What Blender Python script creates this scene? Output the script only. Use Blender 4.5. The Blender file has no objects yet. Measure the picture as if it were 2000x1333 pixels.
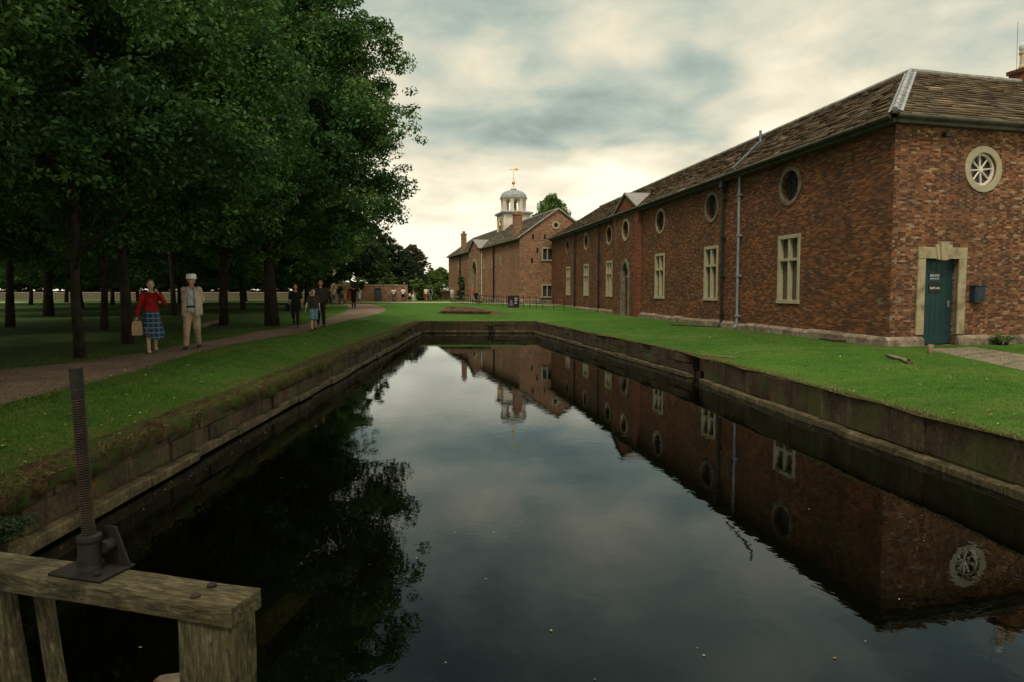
import bpy, math, random
import numpy as np
from mathutils import Vector, Matrix
R_ = math.radians
SC = bpy.context.scene
COL = SC.collection
# ------------------------------------------------------------------ camera
F = 1300.0; CX = 1000.0; CY = 641.5; CAMZ = 2.6
PITCH = math.atan(75.5 / F)
cam_d = bpy.data.cameras.new('camera'); cam = bpy.data.objects.new('camera', cam_d); COL.objects.link(cam)
cam_d.sensor_width = 36; cam_d.lens = 36 * F / 2000; cam_d.shift_y = -0.0125
cam_d.clip_start = 0.1; cam_d.clip_end = 3000
cam.location = (0, 0, CAMZ); cam.rotation_euler = (math.pi / 2 - PITCH, 0, 0)
SC.camera = cam
def ray(px, py):
    xc = (px - CX) / F; yc = -(py - CY) / F; c, s = math.cos(PITCH), math.sin(PITCH)
    return Vector((xc, c + yc * s, -s + yc * c))
def G(px, py, z=1.13):
    d = ray(px, py); return Vector((0, 0, CAMZ)) + d * ((z - CAMZ) / d.z)
def P(px, py, D):
    d = ray(px, py); return Vector((0, 0, CAMZ)) + d * (D / d.y)
# ------------------------------------------------------------------ world
SUN_AZ, SUN_EL = 200, 56          # compass-like: from behind the camera, a little left
W = bpy.data.worlds.new('World'); SC.world = W; W.use_nodes = True
nt = W.node_tree; nt.nodes.clear()
class N:
    def __init__(s, t): s.t = t
    def __call__(s, kind, ins=None, **kw):
        n = s.t.nodes.new(kind)
        for k, v in kw.items(): setattr(n, k, v)
        for k, v in (ins or {}).items():
            i = n.inputs[k]
            if isinstance(v, bpy.types.NodeSocket): s.t.links.new(v, i)
            else: i.default_value = v
        return n
    def m(s, op, a, b=0.0, c=0.0, clamp=False):
        n = s('ShaderNodeMath', {0: a, 1: b, 2: c}, operation=op, use_clamp=clamp); return n.outputs[0]
    def ramp(s, fac, stops, interp='LINEAR'):
        n = s('ShaderNodeValToRGB', {0: fac}); n.color_ramp.interpolation = interp
        e = n.color_ramp.elements
        while len(e) < len(stops): e.new(0.5)
        for el, (p, c) in zip(e, stops):
            el.position = p; el.color = (c[0], c[1], c[2], 1) if not isinstance(c, (int, float)) else (c, c, c, 1)
        return n.outputs[0]
    def mix(s, f, a, b, blend='MIX'):
        n = s('ShaderNodeMix', data_type='RGBA', blend_type=blend)
        for i, v in ((0, f), (6, a), (7, b)):
            if isinstance(v, bpy.types.NodeSocket): s.t.links.new(v, n.inputs[i])
            else: n.inputs[i].default_value = v if i == 0 else (tuple(v) + (1,))[:4]
        return n.outputs[2]
    def noise(s, vec, scale, detail=4, rough=.55, dist=0.0):
        ins = {'Scale': scale, 'Detail': detail, 'Roughness': rough, 'Distortion': dist}
        if vec is not None: ins['Vector'] = vec
        return s('ShaderNodeTexNoise', ins).outputs[0]
n = N(nt)
tc = n('ShaderNodeTexCoord').outputs['Generated']
sep = n('ShaderNodeSeparateXYZ', {0: tc})
dz = n.m('MAXIMUM', sep.outputs[2], 0.0)
den = n.m('ADD', dz, 0.22)
cv = n('ShaderNodeCombineXYZ', {0: n.m('DIVIDE', sep.outputs[0], den), 1: n.m('DIVIDE', sep.outputs[1], den), 2: 0.37}).outputs[0]
big = n.noise(cv, 1.0, 3, .5, .2)
med = n.noise(cv, 3.4, 6, .55, .3)
dens = n.m('ADD', n.m('MULTIPLY', big, .74), n.m('MULTIPLY', med, .26))
el = n.ramp(dz, [(0.0, .92), (.13, .80), (.21, .60), (.33, .52), (.43, .30), (.52, .20), (.72, .90)])
f = n.m('ADD', dens, n.m('SUBTRACT', n.m('MULTIPLY', el, .6), .30))
cloud = n.ramp(f, [(0.28, (.045, .075, .10)), (0.40, (.19, .25, .23)), (0.475, (.36, .41, .35)), (0.545, (.60, .56, .43)), (0.66, (.90, .83, .65))])
sky = n('ShaderNodeTexSky', sky_type='NISHITA', sun_disc=False, sun_elevation=R_(SUN_EL), sun_rotation=R_(SUN_AZ), air_density=1.0, dust_density=2.0)
skyc = n('ShaderNodeVectorMath', {0: sky.outputs[0], 'Scale': 0.08}, operation='SCALE').outputs[0]
gap = n.ramp(n.noise(cv, 2.1, 4, .5, .5), [(0.60, 0.0), (0.76, .15)])
gapm = n.m('MULTIPLY', gap, n('ShaderNodeMapRange', {0: dz, 1: 0.05, 2: 0.25, 3: 0, 4: 1}).outputs[0])
col = n.mix(gapm, cloud, skyc)
bg = n('ShaderNodeBackground', {0: col, 1: 1.0})
nt.links.new(bg.outputs[0], n('ShaderNodeOutputWorld').inputs[0])
sd = bpy.data.lights.new('sun', 'SUN'); sd.energy = 1.5; sd.angle = R_(14); sd.color = (1.0, .93, .80)
sun = bpy.data.objects.new('sun', sd); COL.objects.link(sun)
# light travels forward(+Y), slightly left, downward
az = R_(-20); e_ = R_(SUN_EL)
sun.rotation_euler = Vector((-math.sin(az) * math.cos(e_), math.cos(az) * math.cos(e_), -math.sin(e_))).to_track_quat('-Z', 'Y').to_euler()
sky.sun_rotation = R_(180 + 20)
SC.view_settings.view_transform = 'Standard'; SC.view_settings.look = 'None'
SC.view_settings.exposure = 0.45; SC.view_settings.gamma = 1.0
SC.render.engine = 'CYCLES'
SC.cycles.max_bounces = 6; SC.cycles.diffuse_bounces = 3; SC.cycles.glossy_bounces = 3
SC.cycles.transparent_max_bounces = 6; SC.cycles.transmission_bounces = 3
SC.cycles.use_denoising = True

# ------------------------------------------------------------------ materials
MATS = {}
def newmat(name):
    m = bpy.data.materials.new(name); m.use_nodes = True; m.node_tree.nodes.clear(); MATS[name] = m
    return m, N(m.node_tree)
def finish(m, n, color, rough=.8, spec=.3, bump=None, bstr=.3, bdist=.02, metal=0.0):
    ins = {'Base Color': color if isinstance(color, bpy.types.NodeSocket) else tuple(color) + (1,), 'Roughness': rough, 'Specular IOR Level': spec, 'Metallic': metal}
    p = n('ShaderNodeBsdfPrincipled', ins)
    if bump is not None:
        b = n('ShaderNodeBump', {'Height': bump, 'Strength': bstr, 'Distance': bdist})
        m.node_tree.links.new(b.outputs[0], p.inputs['Normal'])
    m.node_tree.links.new(p.outputs[0], n('ShaderNodeOutputMaterial').inputs[0])
    return m
def objco(n): return n('ShaderNodeTexCoord').outputs['Object']
def geopos(n): return n('ShaderNodeNewGeometry').outputs['Position']
def mottled(name, c1, c2, scale=6, rough=.85, bstr=.3, spec=.25, c3=None, bdist=.01, metal=0.0):
    m, n = newmat(name); v = geopos(n)
    a = n.noise(v, scale, 6, .6); b = n.noise(v, scale * 7, 3, .6)
    fac = n.m('ADD', n.m('MULTIPLY', a, .7), n.m('MULTIPLY', b, .3))
    st = [(0.36, c1), (0.62, c2)]
    if c3: st = [(0.34, c1), (0.5, c2), (0.66, c3)]
    return finish(m, n, n.ramp(fac, st), rough, spec, fac, bstr, bdist, metal)
def brick(name, pal, mortar, bw=.235, bh=.075, dark=0.0, pale_headers=False, weather=.5):
    m, n = newmat(name)
    uv = n('ShaderNodeTexCoord').outputs['UV']; s = n('ShaderNodeSeparateXYZ', {0: uv})
    row = n.m('FLOOR', n.m('DIVIDE', s.outputs[1], bh))
    odd = n.m('MODULO', row, 2.0)
    uu = n.m('ADD', n.m('DIVIDE', s.outputs[0], bw), n.m('MULTIPLY', odd, .5))
    if pale_headers:      # flemish bond: stretcher 2/3, header 1/3
        uu2 = n.m('DIVIDE', uu, 1.5); cell = n.m('FLOOR', uu2); fr = n.m('FRACT', uu2)
        head = n.m('GREATER_THAN', fr, .66)
        colm = n.m('ADD', n.m('MULTIPLY', cell, 2.0), head)
        fx = n.m('ABSOLUTE', n.m('SUBTRACT', fr, .66)); edgex = n.m('MINIMUM', n.m('MINIMUM', fr, n.m('SUBTRACT', 1.0, fr)), fx)
        mx = n.m('LESS_THAN', edgex, .02)
    else:
        colm = n.m('FLOOR', uu); fr = n.m('FRACT', uu); head = None
        mx = n.m('LESS_THAN', n.m('MINIMUM', fr, n.m('SUBTRACT', 1.0, fr)), .028)
    fy = n.m('FRACT', n.m('DIVIDE', s.outputs[1], bh))
    my = n.m('LESS_THAN', n.m('MINIMUM', fy, n.m('SUBTRACT', 1.0, fy)), .075)
    mor = n.m('MAXIMUM', mx, my)
    idv = n('ShaderNodeCombineXYZ', {0: colm, 1: row}).outputs[0]
    wn = n('ShaderNodeTexWhiteNoise', {'Vector': idv}, noise_dimensions='3D')
    rnd = wn.outputs[0]
    base = n.ramp(rnd, pal, 'CONSTANT')
    base = n.mix(.34, base, n.ramp(n.noise(uv, 26, 4, .7), [(.35, pal[0][1]), (.65, pal[-2][1])]))
    if head is not None:
        base = n.mix(n.m('MULTIPLY', n.m('MULTIPLY', head, n.m('GREATER_THAN', n.m('FRACT', n.m('MULTIPLY', wn.outputs[0], 7.3)), .5)), .55), base, (.29, .18, .11))
    patch = n.noise(uv, .55, 5, .62); patch2 = n.noise(uv, 2.6, 5, .65)
    base = n.mix(n.m('MULTIPLY', n.ramp(patch, [(.42, 0.0), (.62, 1.0)]), weather), base, (.045, .028, .020))
    base = n.mix(n.m('MULTIPLY', n.ramp(patch2, [(.52, 0.0), (.72, 1.0)]), weather * .8), base, (.21, .062, .022))
    base = n.mix(n.m('MULTIPLY', mor, n.ramp(patch2, [(.3, .35), (.7, .8)])), base, mortar)
    if dark: base = n.mix(dark, base, (.02, .012, .008))
    h = n.m('SUBTRACT', n.m('ADD', n.noise(uv, 20, 3, .6), n.m('MULTIPLY', rnd, .5)), n.m('MULTIPLY', mor, .8))
    return finish(m, n, base, .9, .15, h, .5, .012)
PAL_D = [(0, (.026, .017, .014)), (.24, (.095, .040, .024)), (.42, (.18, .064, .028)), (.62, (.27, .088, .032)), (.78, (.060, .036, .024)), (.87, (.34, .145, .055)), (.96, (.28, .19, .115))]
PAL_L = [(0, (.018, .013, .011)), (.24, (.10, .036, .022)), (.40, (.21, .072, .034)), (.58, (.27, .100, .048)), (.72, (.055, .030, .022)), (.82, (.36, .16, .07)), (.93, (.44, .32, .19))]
PAL_F = [(0, (.13, .065, .045)), (.15, (.27, .115, .062)), (.4, (.34, .16, .085)), (.6, (.40, .20, .11)), (.78, (.21, .11, .07)), (.88, (.45, .27, .15)), (.96, (.40, .32, .20))]
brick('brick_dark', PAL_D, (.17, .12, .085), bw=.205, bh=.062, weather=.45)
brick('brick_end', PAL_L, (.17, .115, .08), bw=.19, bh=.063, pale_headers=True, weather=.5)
brick('brick_far', PAL_F, (.30, .22, .15), weather=.25)
brick('brick_red', [(0, (.11, .035, .02)), (.3, (.19, .058, .028)), (.6, (.25, .080, .035)), (.85, (.29, .11, .05)), (.97, (.22, .08, .04))], (.22, .12, .08), weather=.2)
brick('brick_garden', [(0, (.16, .075, .05)), (.2, (.33, .13, .07)), (.5, (.42, .19, .10)), (.8, (.24, .12, .08)), (.9, (.5, .33, .2)), (.97, (.4, .3, .2))], (.36, .27, .18), weather=.3)
brick('brick_low', [(0, (.12, .07, .05)), (.3, (.26, .13, .08)), (.6, (.32, .18, .11)), (.85, (.18, .12, .085)), (.97, (.28, .22, .14))], (.2, .15, .1), weather=.3)
mottled('stone', (.15, .115, .07), (.33, .27, .165), 3.2, c3=(.43, .36, .23))
mottled('stone_frame', (.30, .26, .165), (.38, .33, .215), 3, c3=(.42, .37, .25), bstr=.15)
mottled('stone_dark', (.09, .078, .06), (.24, .20, .145), 4)
mottled('plinth_stone', (.07, .05, .035), (.19, .145, .10), 2.6, c3=(.36, .30, .21), bstr=.5)
mottled('lead', (.20, .215, .22), (.36, .375, .37), 2.5, .55, .15)
mottled('lead_pale', (.17, .16, .15), (.28, .265, .24), 2.5, .6, .15)
mottled('white_paint', (.62, .54, .44), (.78, .69, .57), 2, .7, .1)
mottled('black_iron', (.010, .010, .010), (.03, .028, .026), 12, .55, .2)
mottled('grey_pipe', (.16, .18, .20), (.27, .29, .31), 2, .5, .1)
mottled('gutter', (.045, .04, .032), (.11, .10, .075), 3, .7, .1)
mottled('gold', (.55, .33, .05), (.80, .52, .10), 3, .35, .1, metal=.8)
mottled('chimney_pot', (.45, .33, .20), (.62, .5, .33), 4)
mottled('ridge_stone', (.16, .15, .12), (.34, .32, .27), 3)
mottled('rust_iron', (.010, .007, .005), (.026, .017, .012), 14, .7, .4, c3=(.050, .026, .015))
mottled('cast_iron', (.007, .006, .006), (.020, .017, .014), 9, .6, .3)
mottled('bark', (.012, .008, .006), (.040, .027, .018), 5, .95, .8, bdist=.03)
mottled('soil_stone', (.05, .036, .022), (.14, .10, .06), 3)
mottled('flagstone', (.09, .075, .05), (.20, .155, .11), 3, c3=(.27, .22, .16))
mottled('twig', (.12, .085, .055), (.27, .20, .13), 9)
mottled('dead_leaf', (.30, .17, .07), (.55, .36, .16), 30, .8, .1)
mottled('canal_bed', (.003, .004, .003), (.010, .009, .006), 1.2)
mottled('sunk_wood', (.020, .012, .006), (.060, .036, .018), 4)
mottled('door_paint', (.008, .030, .033), (.014, .046, .048), 4, .5, .08)
mottled('door_grey', (.05, .07, .08), (.09, .11, .12), 4, .6, .08)
mottled('dark_wood', (.02, .016, .012), (.06, .047, .035), 5)
mottled('box_blue', (.012, .024, .034), (.022, .040, .052), 8, .45, .1)
mottled('dark_void', (.004, .004, .004), (.010, .009, .008), 4)
mottled('hand_metal', (.35, .36, .36), (.5, .5, .5), 5, .35, .05, metal=.7)
mottled('gravel', (.30, .25, .18), (.48, .41, .30), 9, .95, .3)
def flat(name, c, rough=.8, spec=.3, em=None):
    m, n = newmat(name); v = objco(n); a = n.noise(v, 9, 4, .6)
    lo = tuple(x * .78 for x in c); hi = tuple(min(1, x * 1.15) for x in c)
    return finish(m, n, n.ramp(a, [(.35, lo), (.65, hi)]), rough, spec, a, .15, .01)
flat('sign_black', (.008, .008, .008), .4); flat('sign_teal', (.016, .045, .048), .4); flat('sign_white', (.75, .75, .72), .5); flat('poster_pink', (.20, .10, .15), .5); flat('poster_dark', (.018, .012, .018), .4)
flat('pale_fence', (.15, .13, .10)); flat('glass_bulb', (.6, .62, .58), .1)
m, n = newmat('bank_earth'); v = geopos(n); a = n.noise(v, 5, 6, .7); c = n.noise(v, 40, 4, .75)
fac = n.m('ADD', n.m('MULTIPLY', a, .6), n.m('MULTIPLY', c, .4)); sz = n('ShaderNodeSeparateXYZ', {0: v})
g = n.ramp(fac, [(.38, (.018, .013, .007)), (.52, (.07, .045, .022)), (.62, (.14, .095, .045)), (.72, (.20, .15, .07))])
g = n.mix(n.ramp(n.noise(v, 3.1, 5, .7), [(.46, 0.0), (.58, .85)]), g, (.055, .09, .018))
finish(m, n, g, .95, .1, c, .9, .04)
# roof slates, tone per slab
def slate(name, cs):
    m, n = newmat(name)
    t = n('ShaderNodeAttribute', attribute_name='tone').outputs['Fac']
    v = geopos(n); a = n.noise(v, 5, 5, .65)
    base = n.ramp(t, cs); base = n.mix(n.ramp(a, [(.5, 0.0), (.75, .65)]), base, (.03, .022, .014))
    base = n.mix(n.ramp(n.noise(v, 1.3, 4, .6), [(.52, 0.0), (.72, .5)]), base, (.085, .088, .035))
    return finish(m, n, base, .9, .15, a, .5, .02)
slate('slates', [(0, (.048, .034, .022)), (.3, (.095, .068, .042)), (.6, (.14, .10, .06)), (.88, (.19, .14, .085)), (1, (.33, .25, .155))])
slate('slates_far', [(0, (.07, .06, .045)), (.5, (.13, .11, .08)), (1, (.21, .175, .13))])
# leaves
def leafmat(name, stops, trans=.25, patch=False):
    m, n = newmat(name)
    t = n('ShaderNodeAttribute', attribute_name='tone').outputs['Fac']
    oi = n('ShaderNodeObjectInfo').outputs['Random']
    tt = n.m('ADD', n.m('MULTIPLY', t, .85), n.m('MULTIPLY', oi, .15))
    c = n.ramp(tt, stops)
    if patch: c = n.mix(n.ramp(n.noise(geopos(n), .55, 6, .68), [(.44, 0.0), (.64, .75)]), c, (.130, .150, .036)); c = n.mix(n.ramp(n.noise(geopos(n), 1.7, 5, .7), [(.54, 0.0), (.66, .7)]), c, (.028, .075, .012))
    d = n('ShaderNodeBsdfDiffuse', {0: c}); tr = n('ShaderNodeBsdfTranslucent', {0: n.mix(.5, c, (.10, .16, .02))})
    mx = n('ShaderNodeMixShader', {0: trans, 1: d.outputs[0], 2: tr.outputs[0]})
    g = n('ShaderNodeBsdfGlossy', {0: (.6, .7, .6, 1), 1: .5})
    mx2 = n('ShaderNodeMixShader', {0: .03, 1: mx.outputs[0], 2: g.outputs[0]})
    m.node_tree.links.new(mx2.outputs[0], n('ShaderNodeOutputMaterial').inputs[0]); return m
leafmat('oak_leaf', [(0, (.010, .036, .010)), (.4, (.030, .092, .022)), (.75, (.075, .170, .038)), (1, (.17, .23, .055))])
leafmat('bright_leaf', [(0, (.04, .075, .015)), (.5, (.085, .145, .028)), (1, (.17, .23, .055))])
leafmat('copper_leaf', [(0, (.02, .018, .010)), (.5, (.045, .045, .018)), (1, (.10, .06, .025))])
leafmat('dark_leaf', [(0, (.010, .022, .010)), (.6, (.022, .045, .016)), (1, (.05, .08, .025))])
leafmat('grass_blade', [(0, (.028, .072, .008)), (.45, (.054, .122, .014)), (.8, (.094, .162, .026)), (1, (.20, .21, .07))], .2, True)
leafmat('dry_blade', [(0, (.035, .03, .012)), (.35, (.08, .085, .02)), (.7, (.17, .125, .06)), (1, (.30, .22, .11))], .2)
leafmat('litter', [(0, (.28, .16, .06)), (.4, (.42, .34, .12)), (.75, (.5, .42, .25)), (1, (.75, .72, .6))], .1)
leafmat('grit', [(0, (.09, .065, .048)), (.5, (.18, .13, .095)), (.9, (.28, .21, .16)), (1, (.4, .3, .15))], .0)
# ground
m, n = newmat('lawn'); v = geopos(n)
dry = n('ShaderNodeAttribute', attribute_name='dry').outputs['Fac']
a = n.noise(v, .35, 5, .6); b = n.noise(v, 3.5, 5, .65); c = n.noise(v, 32, 4, .7)
fac = n.m('ADD', n.m('ADD', n.m('MULTIPLY', a, .35), n.m('MULTIPLY', b, .3)), n.m('MULTIPLY', c, .35))
g = n.ramp(fac, [(.36, (.022, .062, .007)), (.48, (.040, .108, .011)), (.60, (.066, .145, .018)), (.72, (.12, .17, .04))])
dd = n.m('MULTIPLY', dry, n.ramp(n.noise(v, 2.2, 5, .7), [(.36, 0.25), (.58, 1.3)]), clamp=True)
g = n.mix(n.ramp(n.noise(v, .55, 6, .68), [(.48, 0.0), (.70, .6)]), g, (.100, .135, .028)); g = n.mix(n.ramp(n.noise(v, 1.7, 5, .7), [(.54, 0.0), (.66, .6)]), g, (.028, .07, .012))
thin = n('ShaderNodeAttribute', attribute_name='thin').outputs['Fac']; g = n.mix(n.m('MULTIPLY', thin, n.ramp(b, [(.35, .45), (.6, .9)])), g, n.ramp(c, [(.4, (.016, .030, .007)), (.6, (.034, .040, .016))]))  # tree shade under the grove, painted into the ground colour
g = n.mix(dd, g, n.ramp(c, [(.35, (.045, .03, .015)), (.6, (.15, .10, .045)), (.75, (.21, .16, .06))]))
finish(m, n, g, .95, .1, c, .6, .03)
m, n = newmat('path'); v = geopos(n)
c = n.noise(v, 60, 4, .75); a = n.noise(v, .9, 5, .6)
fac = n.m('ADD', n.m('MULTIPLY', a, .6), n.m('MULTIPLY', c, .4))
finish(m, n, n.ramp(fac, [(.38, (.115, .080, .058)), (.62, (.23, .165, .122))]), .95, .1, c, .5, .01)
# moat wall: brown, mossy, stained
m, n = newmat('moat_stone'); v = geopos(n)
mp = n('ShaderNodeMapping', {0: v}); mp.inputs['Scale'].default_value = (1, 1, .35)
a = n.noise(mp.outputs[0], 2.3, 6, .7); b = n.noise(v, 17, 5, .7); w = n.noise(v, 1.1, 4, .6)
fac = n.m('ADD', n.m('MULTIPLY', a, .6), n.m('MULTIPLY', b, .4))
base = n.ramp(fac, [(.36, (.012, .008, .005)), (.48, (.042, .028, .016)), (.6, (.085, .060, .034)), (.72, (.16, .125, .075))])
base = n.mix(n.ramp(w, [(.5, 0.0), (.64, .6)]), base, (.045, .06, .014))
base = n.mix(n.ramp(n.noise(v, 2.7, 3, .5), [(.66, 0.0), (.74, .6)]), base, (.22, .06, .02))
finish(m, n, base, .9, .2, fac, .9, .03)
m, n = newmat('ledge_stone'); v = geopos(n)
a = n.noise(v, 3.3, 6, .7); b = n.noise(v, 22, 4, .7)
fac = n.m('ADD', n.m('MULTIPLY', a, .6), n.m('MULTIPLY', b, .4))
finish(m, n, n.ramp(fac, [(.38, (.022, .018, .009)), (.5, (.07, .056, .028)), (.62, (.16, .125, .065))]), .85, .25, fac, .8, .02)
# weathered timber
m, n = newmat('wood'); v = objco(n)
mp = n('ShaderNodeMapping', {0: v}); mp.inputs['Scale'].default_value = (2.6, 15, 15)
gr = n.noise(mp.outputs[0], 3.2, 6, .7, .4); a = n.noise(v, 6, 5, .65); sp = n.noise(v, 45, 3, .7)
base = n.ramp(gr, [(.34, (.016, .013, .007)), (.5, (.070, .058, .030)), (.66, (.16, .135, .08))])
base = n.mix(n.ramp(n.noise(v, 9, 6, .75), [(.46, 0.0), (.60, .6)]), base, (.058, .052, .020))
base = n.mix(n.ramp(n.noise(v, 4, 5, .7), [(.52, 0.0), (.64, .7)]), base, (.016, .013, .008))
base = n.mix(n.ramp(sp, [(.70, 0.0), (.76, .6)]), base, (.22, .20, .14))
finish(m, n, base, .9, .2, n.m('ADD', gr, n.m('MULTIPLY', sp, .4)), .7, .012)
# window pane with leaded lattice
def pane(name, diag=True, sc=9.0, dark=(.006, .006, .005), line=(.10, .085, .06)):
    m, n = newmat(name); uv = n('ShaderNodeTexCoord').outputs['UV']; s = n('ShaderNodeSeparateXYZ', {0: uv})
    y = n.m('MULTIPLY', s.outputs[1], .7)
    p = n.m('FRACT', n.m('MULTIPLY', n.m('ADD', s.outputs[0], y), sc)); q = n.m('FRACT', n.m('MULTIPLY', n.m('SUBTRACT', s.outputs[0], y), sc))
    l = n.m('MAXIMUM', n.m('LESS_THAN', p, .14), n.m('LESS_THAN', q, .14))
    wv = n.noise(uv, 14, 2)
    return finish(m, n, n.mix(l, dark, line), n.m('ADD', .12, n.m('MULTIPLY', l, .5)), .5, wv, .25, .02)
pane('leaded', True, 6.5, (.05, .04, .027), (.15, .125, .085)); pane('leaded_dark', True, 7.0, (.012, .011, .01), (.085, .08, .07)); pane('far_glass', True, 5.0, (.03, .035, .03), (.07, .07, .06))
# water
m, n = newmat('water'); v = geopos(n)
mp = n('ShaderNodeMapping', {0: v}); mp.inputs['Scale'].default_value = (1.0, 1.0, 1.0)
r1 = n.noise(mp.outputs[0], 2.6, 3, .55, .6); r2 = n.noise(mp.outputs[0], .35, 2, .5); r3 = n.noise(mp.outputs[0], 11, 2, .5)
h = n.m('ADD', n.m('MULTIPLY', r1, .65), n.m('ADD', n.m('MULTIPLY', r2, .5), n.m('MULTIPLY', r3, .10)))
bp = n('ShaderNodeBump', {'Height': h, 'Strength': 1.0, 'Distance': .0016})
fr = n('ShaderNodeFresnel', {'IOR': 1.42, 'Normal': bp.outputs[0]})
gl = n('ShaderNodeBsdfGlossy', {0: (.86, .94, 1, 1), 1: 0.0, 'Normal': bp.outputs[0]})
tr = n('ShaderNodeBsdfTransparent', {0: (.30, .32, .21, 1)})
mx = n('ShaderNodeMixShader', {0: fr.outputs[0], 1: tr.outputs[0], 2: gl.outputs[0]})
m.node_tree.links.new(mx.outputs[0], n('ShaderNodeOutputMaterial').inputs[0])
def M(k): return MATS[k]

# ------------------------------------------------------------------ mesh helpers
ORG = {}
def tag(o, label=None, cat=None, group=None, kind=None):
    if label: o['label'] = label
    if cat: o['category'] = cat
    if group: o['group'] = group
    if kind: o['kind'] = kind
    return o
def empty(name, loc, label, cat, group=None, rz=0.0):
    o = bpy.data.objects.new(name, None); COL.objects.link(o); o.location = loc; o.rotation_euler = (0, 0, rz)
    o.empty_display_size = .2; ORG[o.name] = Vector(loc); return tag(o, label, cat, group)
class MB:
    def __init__(s): s.v = []; s.f = []; s.uv = []; s.t = []; s.tone = 0.5
    def add(s, vs, fs, uvs=None):
        b = len(s.v); s.v += [tuple(p) for p in vs]; s.t += [s.tone] * len(vs)
        for i, fc in enumerate(fs):
            s.f.append([b + k for k in fc])
            if uvs: s.uv.append([uvs[k] for k in fc])
            else: s.uv.append(None)
    def quad(s, pts, uvs=None): s.add(pts, [list(range(len(pts)))], uvs)
    def box(s, c, sz, M3=None, taper=1.0):
        c = Vector(c); hx, hy, hz = [k / 2 for k in sz]; vs = []
        for z in (-hz, hz):
            k = taper if z > 0 else 1.0
            for x, y in ((-hx, -hy), (hx, -hy), (hx, hy), (-hx, hy)):
                p = Vector((x * k, y * k, z)); vs.append(c + (M3 @ p if M3 else p))
        s.add(vs, [[3, 2, 1, 0], [4, 5, 6, 7], [0, 1, 5, 4], [1, 2, 6, 5], [2, 3, 7, 6], [3, 0, 4, 7]])
    def fbox(s, fr, s0, s1, z0, z1, o0, o1):       # box in a wall frame
        vs = [fr.pt(a, z, o) for z in (z0, z1) for a, o in ((s0, o1), (s1, o1), (s1, o0), (s0, o0))]
        uv = [(a, z) for z in (z0, z1) for a in (s0, s1, s1 + .1, s0 + .1)]
        s.add(vs, [[3, 2, 1, 0], [4, 5, 6, 7], [0, 1, 5, 4], [1, 2, 6, 5], [2, 3, 7, 6], [3, 0, 4, 7]], uv)
    def tube(s, path, rad, n=10, cap=True):
        path = [Vector(p) for p in path]
        if not hasattr(rad, '__len__'): rad = [rad] * len(path)
        vs = []; up = None
        for i, p in enumerate(path):
            d = (path[min(i + 1, len(path) - 1)] - path[max(i - 1, 0)]).normalized()
            if up is None: up = Vector((0, 0, 1)) if abs(d.z) < .9 else Vector((1, 0, 0))
            a = d.cross(up).normalized(); b = a.cross(d).normalized(); up = b
            for k in range(n):
                th = 2 * math.pi * k / n; vs.append(p + (a * math.cos(th) + b * math.sin(th)) * rad[i])
        fs = [[i * n + k, i * n + (k + 1) % n, (i + 1) * n + (k + 1) % n, (i + 1) * n + k] for i in range(len(path) - 1) for k in range(n)]
        if cap: fs += [list(range(n))[::-1], [(len(path) - 1) * n + k for k in range(n)]]
        s.add(vs, fs)
    def lathe(s, prof, c, n=20, M3=None, sx=1.0):
        c = Vector(c); vs = []
        for r, z in prof:
            for k in range(n):
                th = 2 * math.pi * k / n; p = Vector((r * math.cos(th) * sx, r * math.sin(th), z)); vs.append(c + (M3 @ p if M3 else p))
        m_ = len(prof)
        fs = [[i * n + k, i * n + (k + 1) % n, (i + 1) * n + (k + 1) % n, (i + 1) * n + k] for i in range(m_ - 1) for k in range(n)]
        fs += [list(range(n))[::-1], [(m_ - 1) * n + k for k in range(n)]]
        s.add(vs, fs)
    def ell(s, c, r, n=12, M3=None):
        prof = [(math.sin(math.pi * (i + .001) / n), -math.cos(math.pi * (i + .001) / n)) for i in range(n + 1)]
        S = Matrix.Diagonal(Vector(r)); s.lathe([(max(a, .002), b) for a, b in prof], c, 14, (M3 @ S) if M3 else S)
    def ring(s, fr, sc, zc, r0, r1, o0, o1, n=40, ey=1.0, jit=0):
        vs = []
        for k in range(n):
            th = 2 * math.pi * k / n; c_, s_ = math.cos(th), math.sin(th)
            for r, o in ((r0, o0), (r0, o1), (r1, o1), (r1, o0)): vs.append(fr.pt(sc + r * c_, zc + r * s_ * ey, o))
        fs = []
        for k in range(n):
            a, b = 4 * k, 4 * ((k + 1) % n)
            for j in range(4): fs.append([a + j, b + j, b + (j + 1) % 4, a + (j + 1) % 4])
        s.add(vs, fs)
    def build(s, name, mat, parent=None, smooth=False, bevel=0, origin=None):
        me = bpy.data.meshes.new(name)
        o0 = ORG.get(parent.name, Vector()) if parent else (Vector(origin) if origin is not None else Vector())
        vs = np.array(s.v, dtype=np.float32) - np.array(o0, dtype=np.float32)
        me.from_pydata(vs.tolist(), [], s.f)
        if any(u is not None for u in s.uv):
            uvl = me.uv_layers.new(name='UVMap'); k = 0; dat = []
            for fc, u in zip(s.f, s.uv): dat += (u if u else [(0, 0)] * len(fc))
            uvl.data.foreach_set('uv', [c for p in dat for c in p])
        at = me.attributes.new('tone', 'FLOAT', 'POINT'); at.data.foreach_set('value', s.t)
        me.materials.append(M(mat) if isinstance(mat, str) else mat)
        if smooth: me.polygons.foreach_set('use_smooth', [True] * len(me.polygons))
        me.update()
        o = bpy.data.objects.new(name, me); COL.objects.link(o)
        if parent: o.parent = parent; ORG[o.name] = o0
        else: o.location = o0; ORG[o.name] = o0
        if bevel:
            b = o.modifiers.new('bevel', 'BEVEL'); b.width = bevel; b.segments = 2; b.limit_method = 'ANGLE'
        return o
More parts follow.
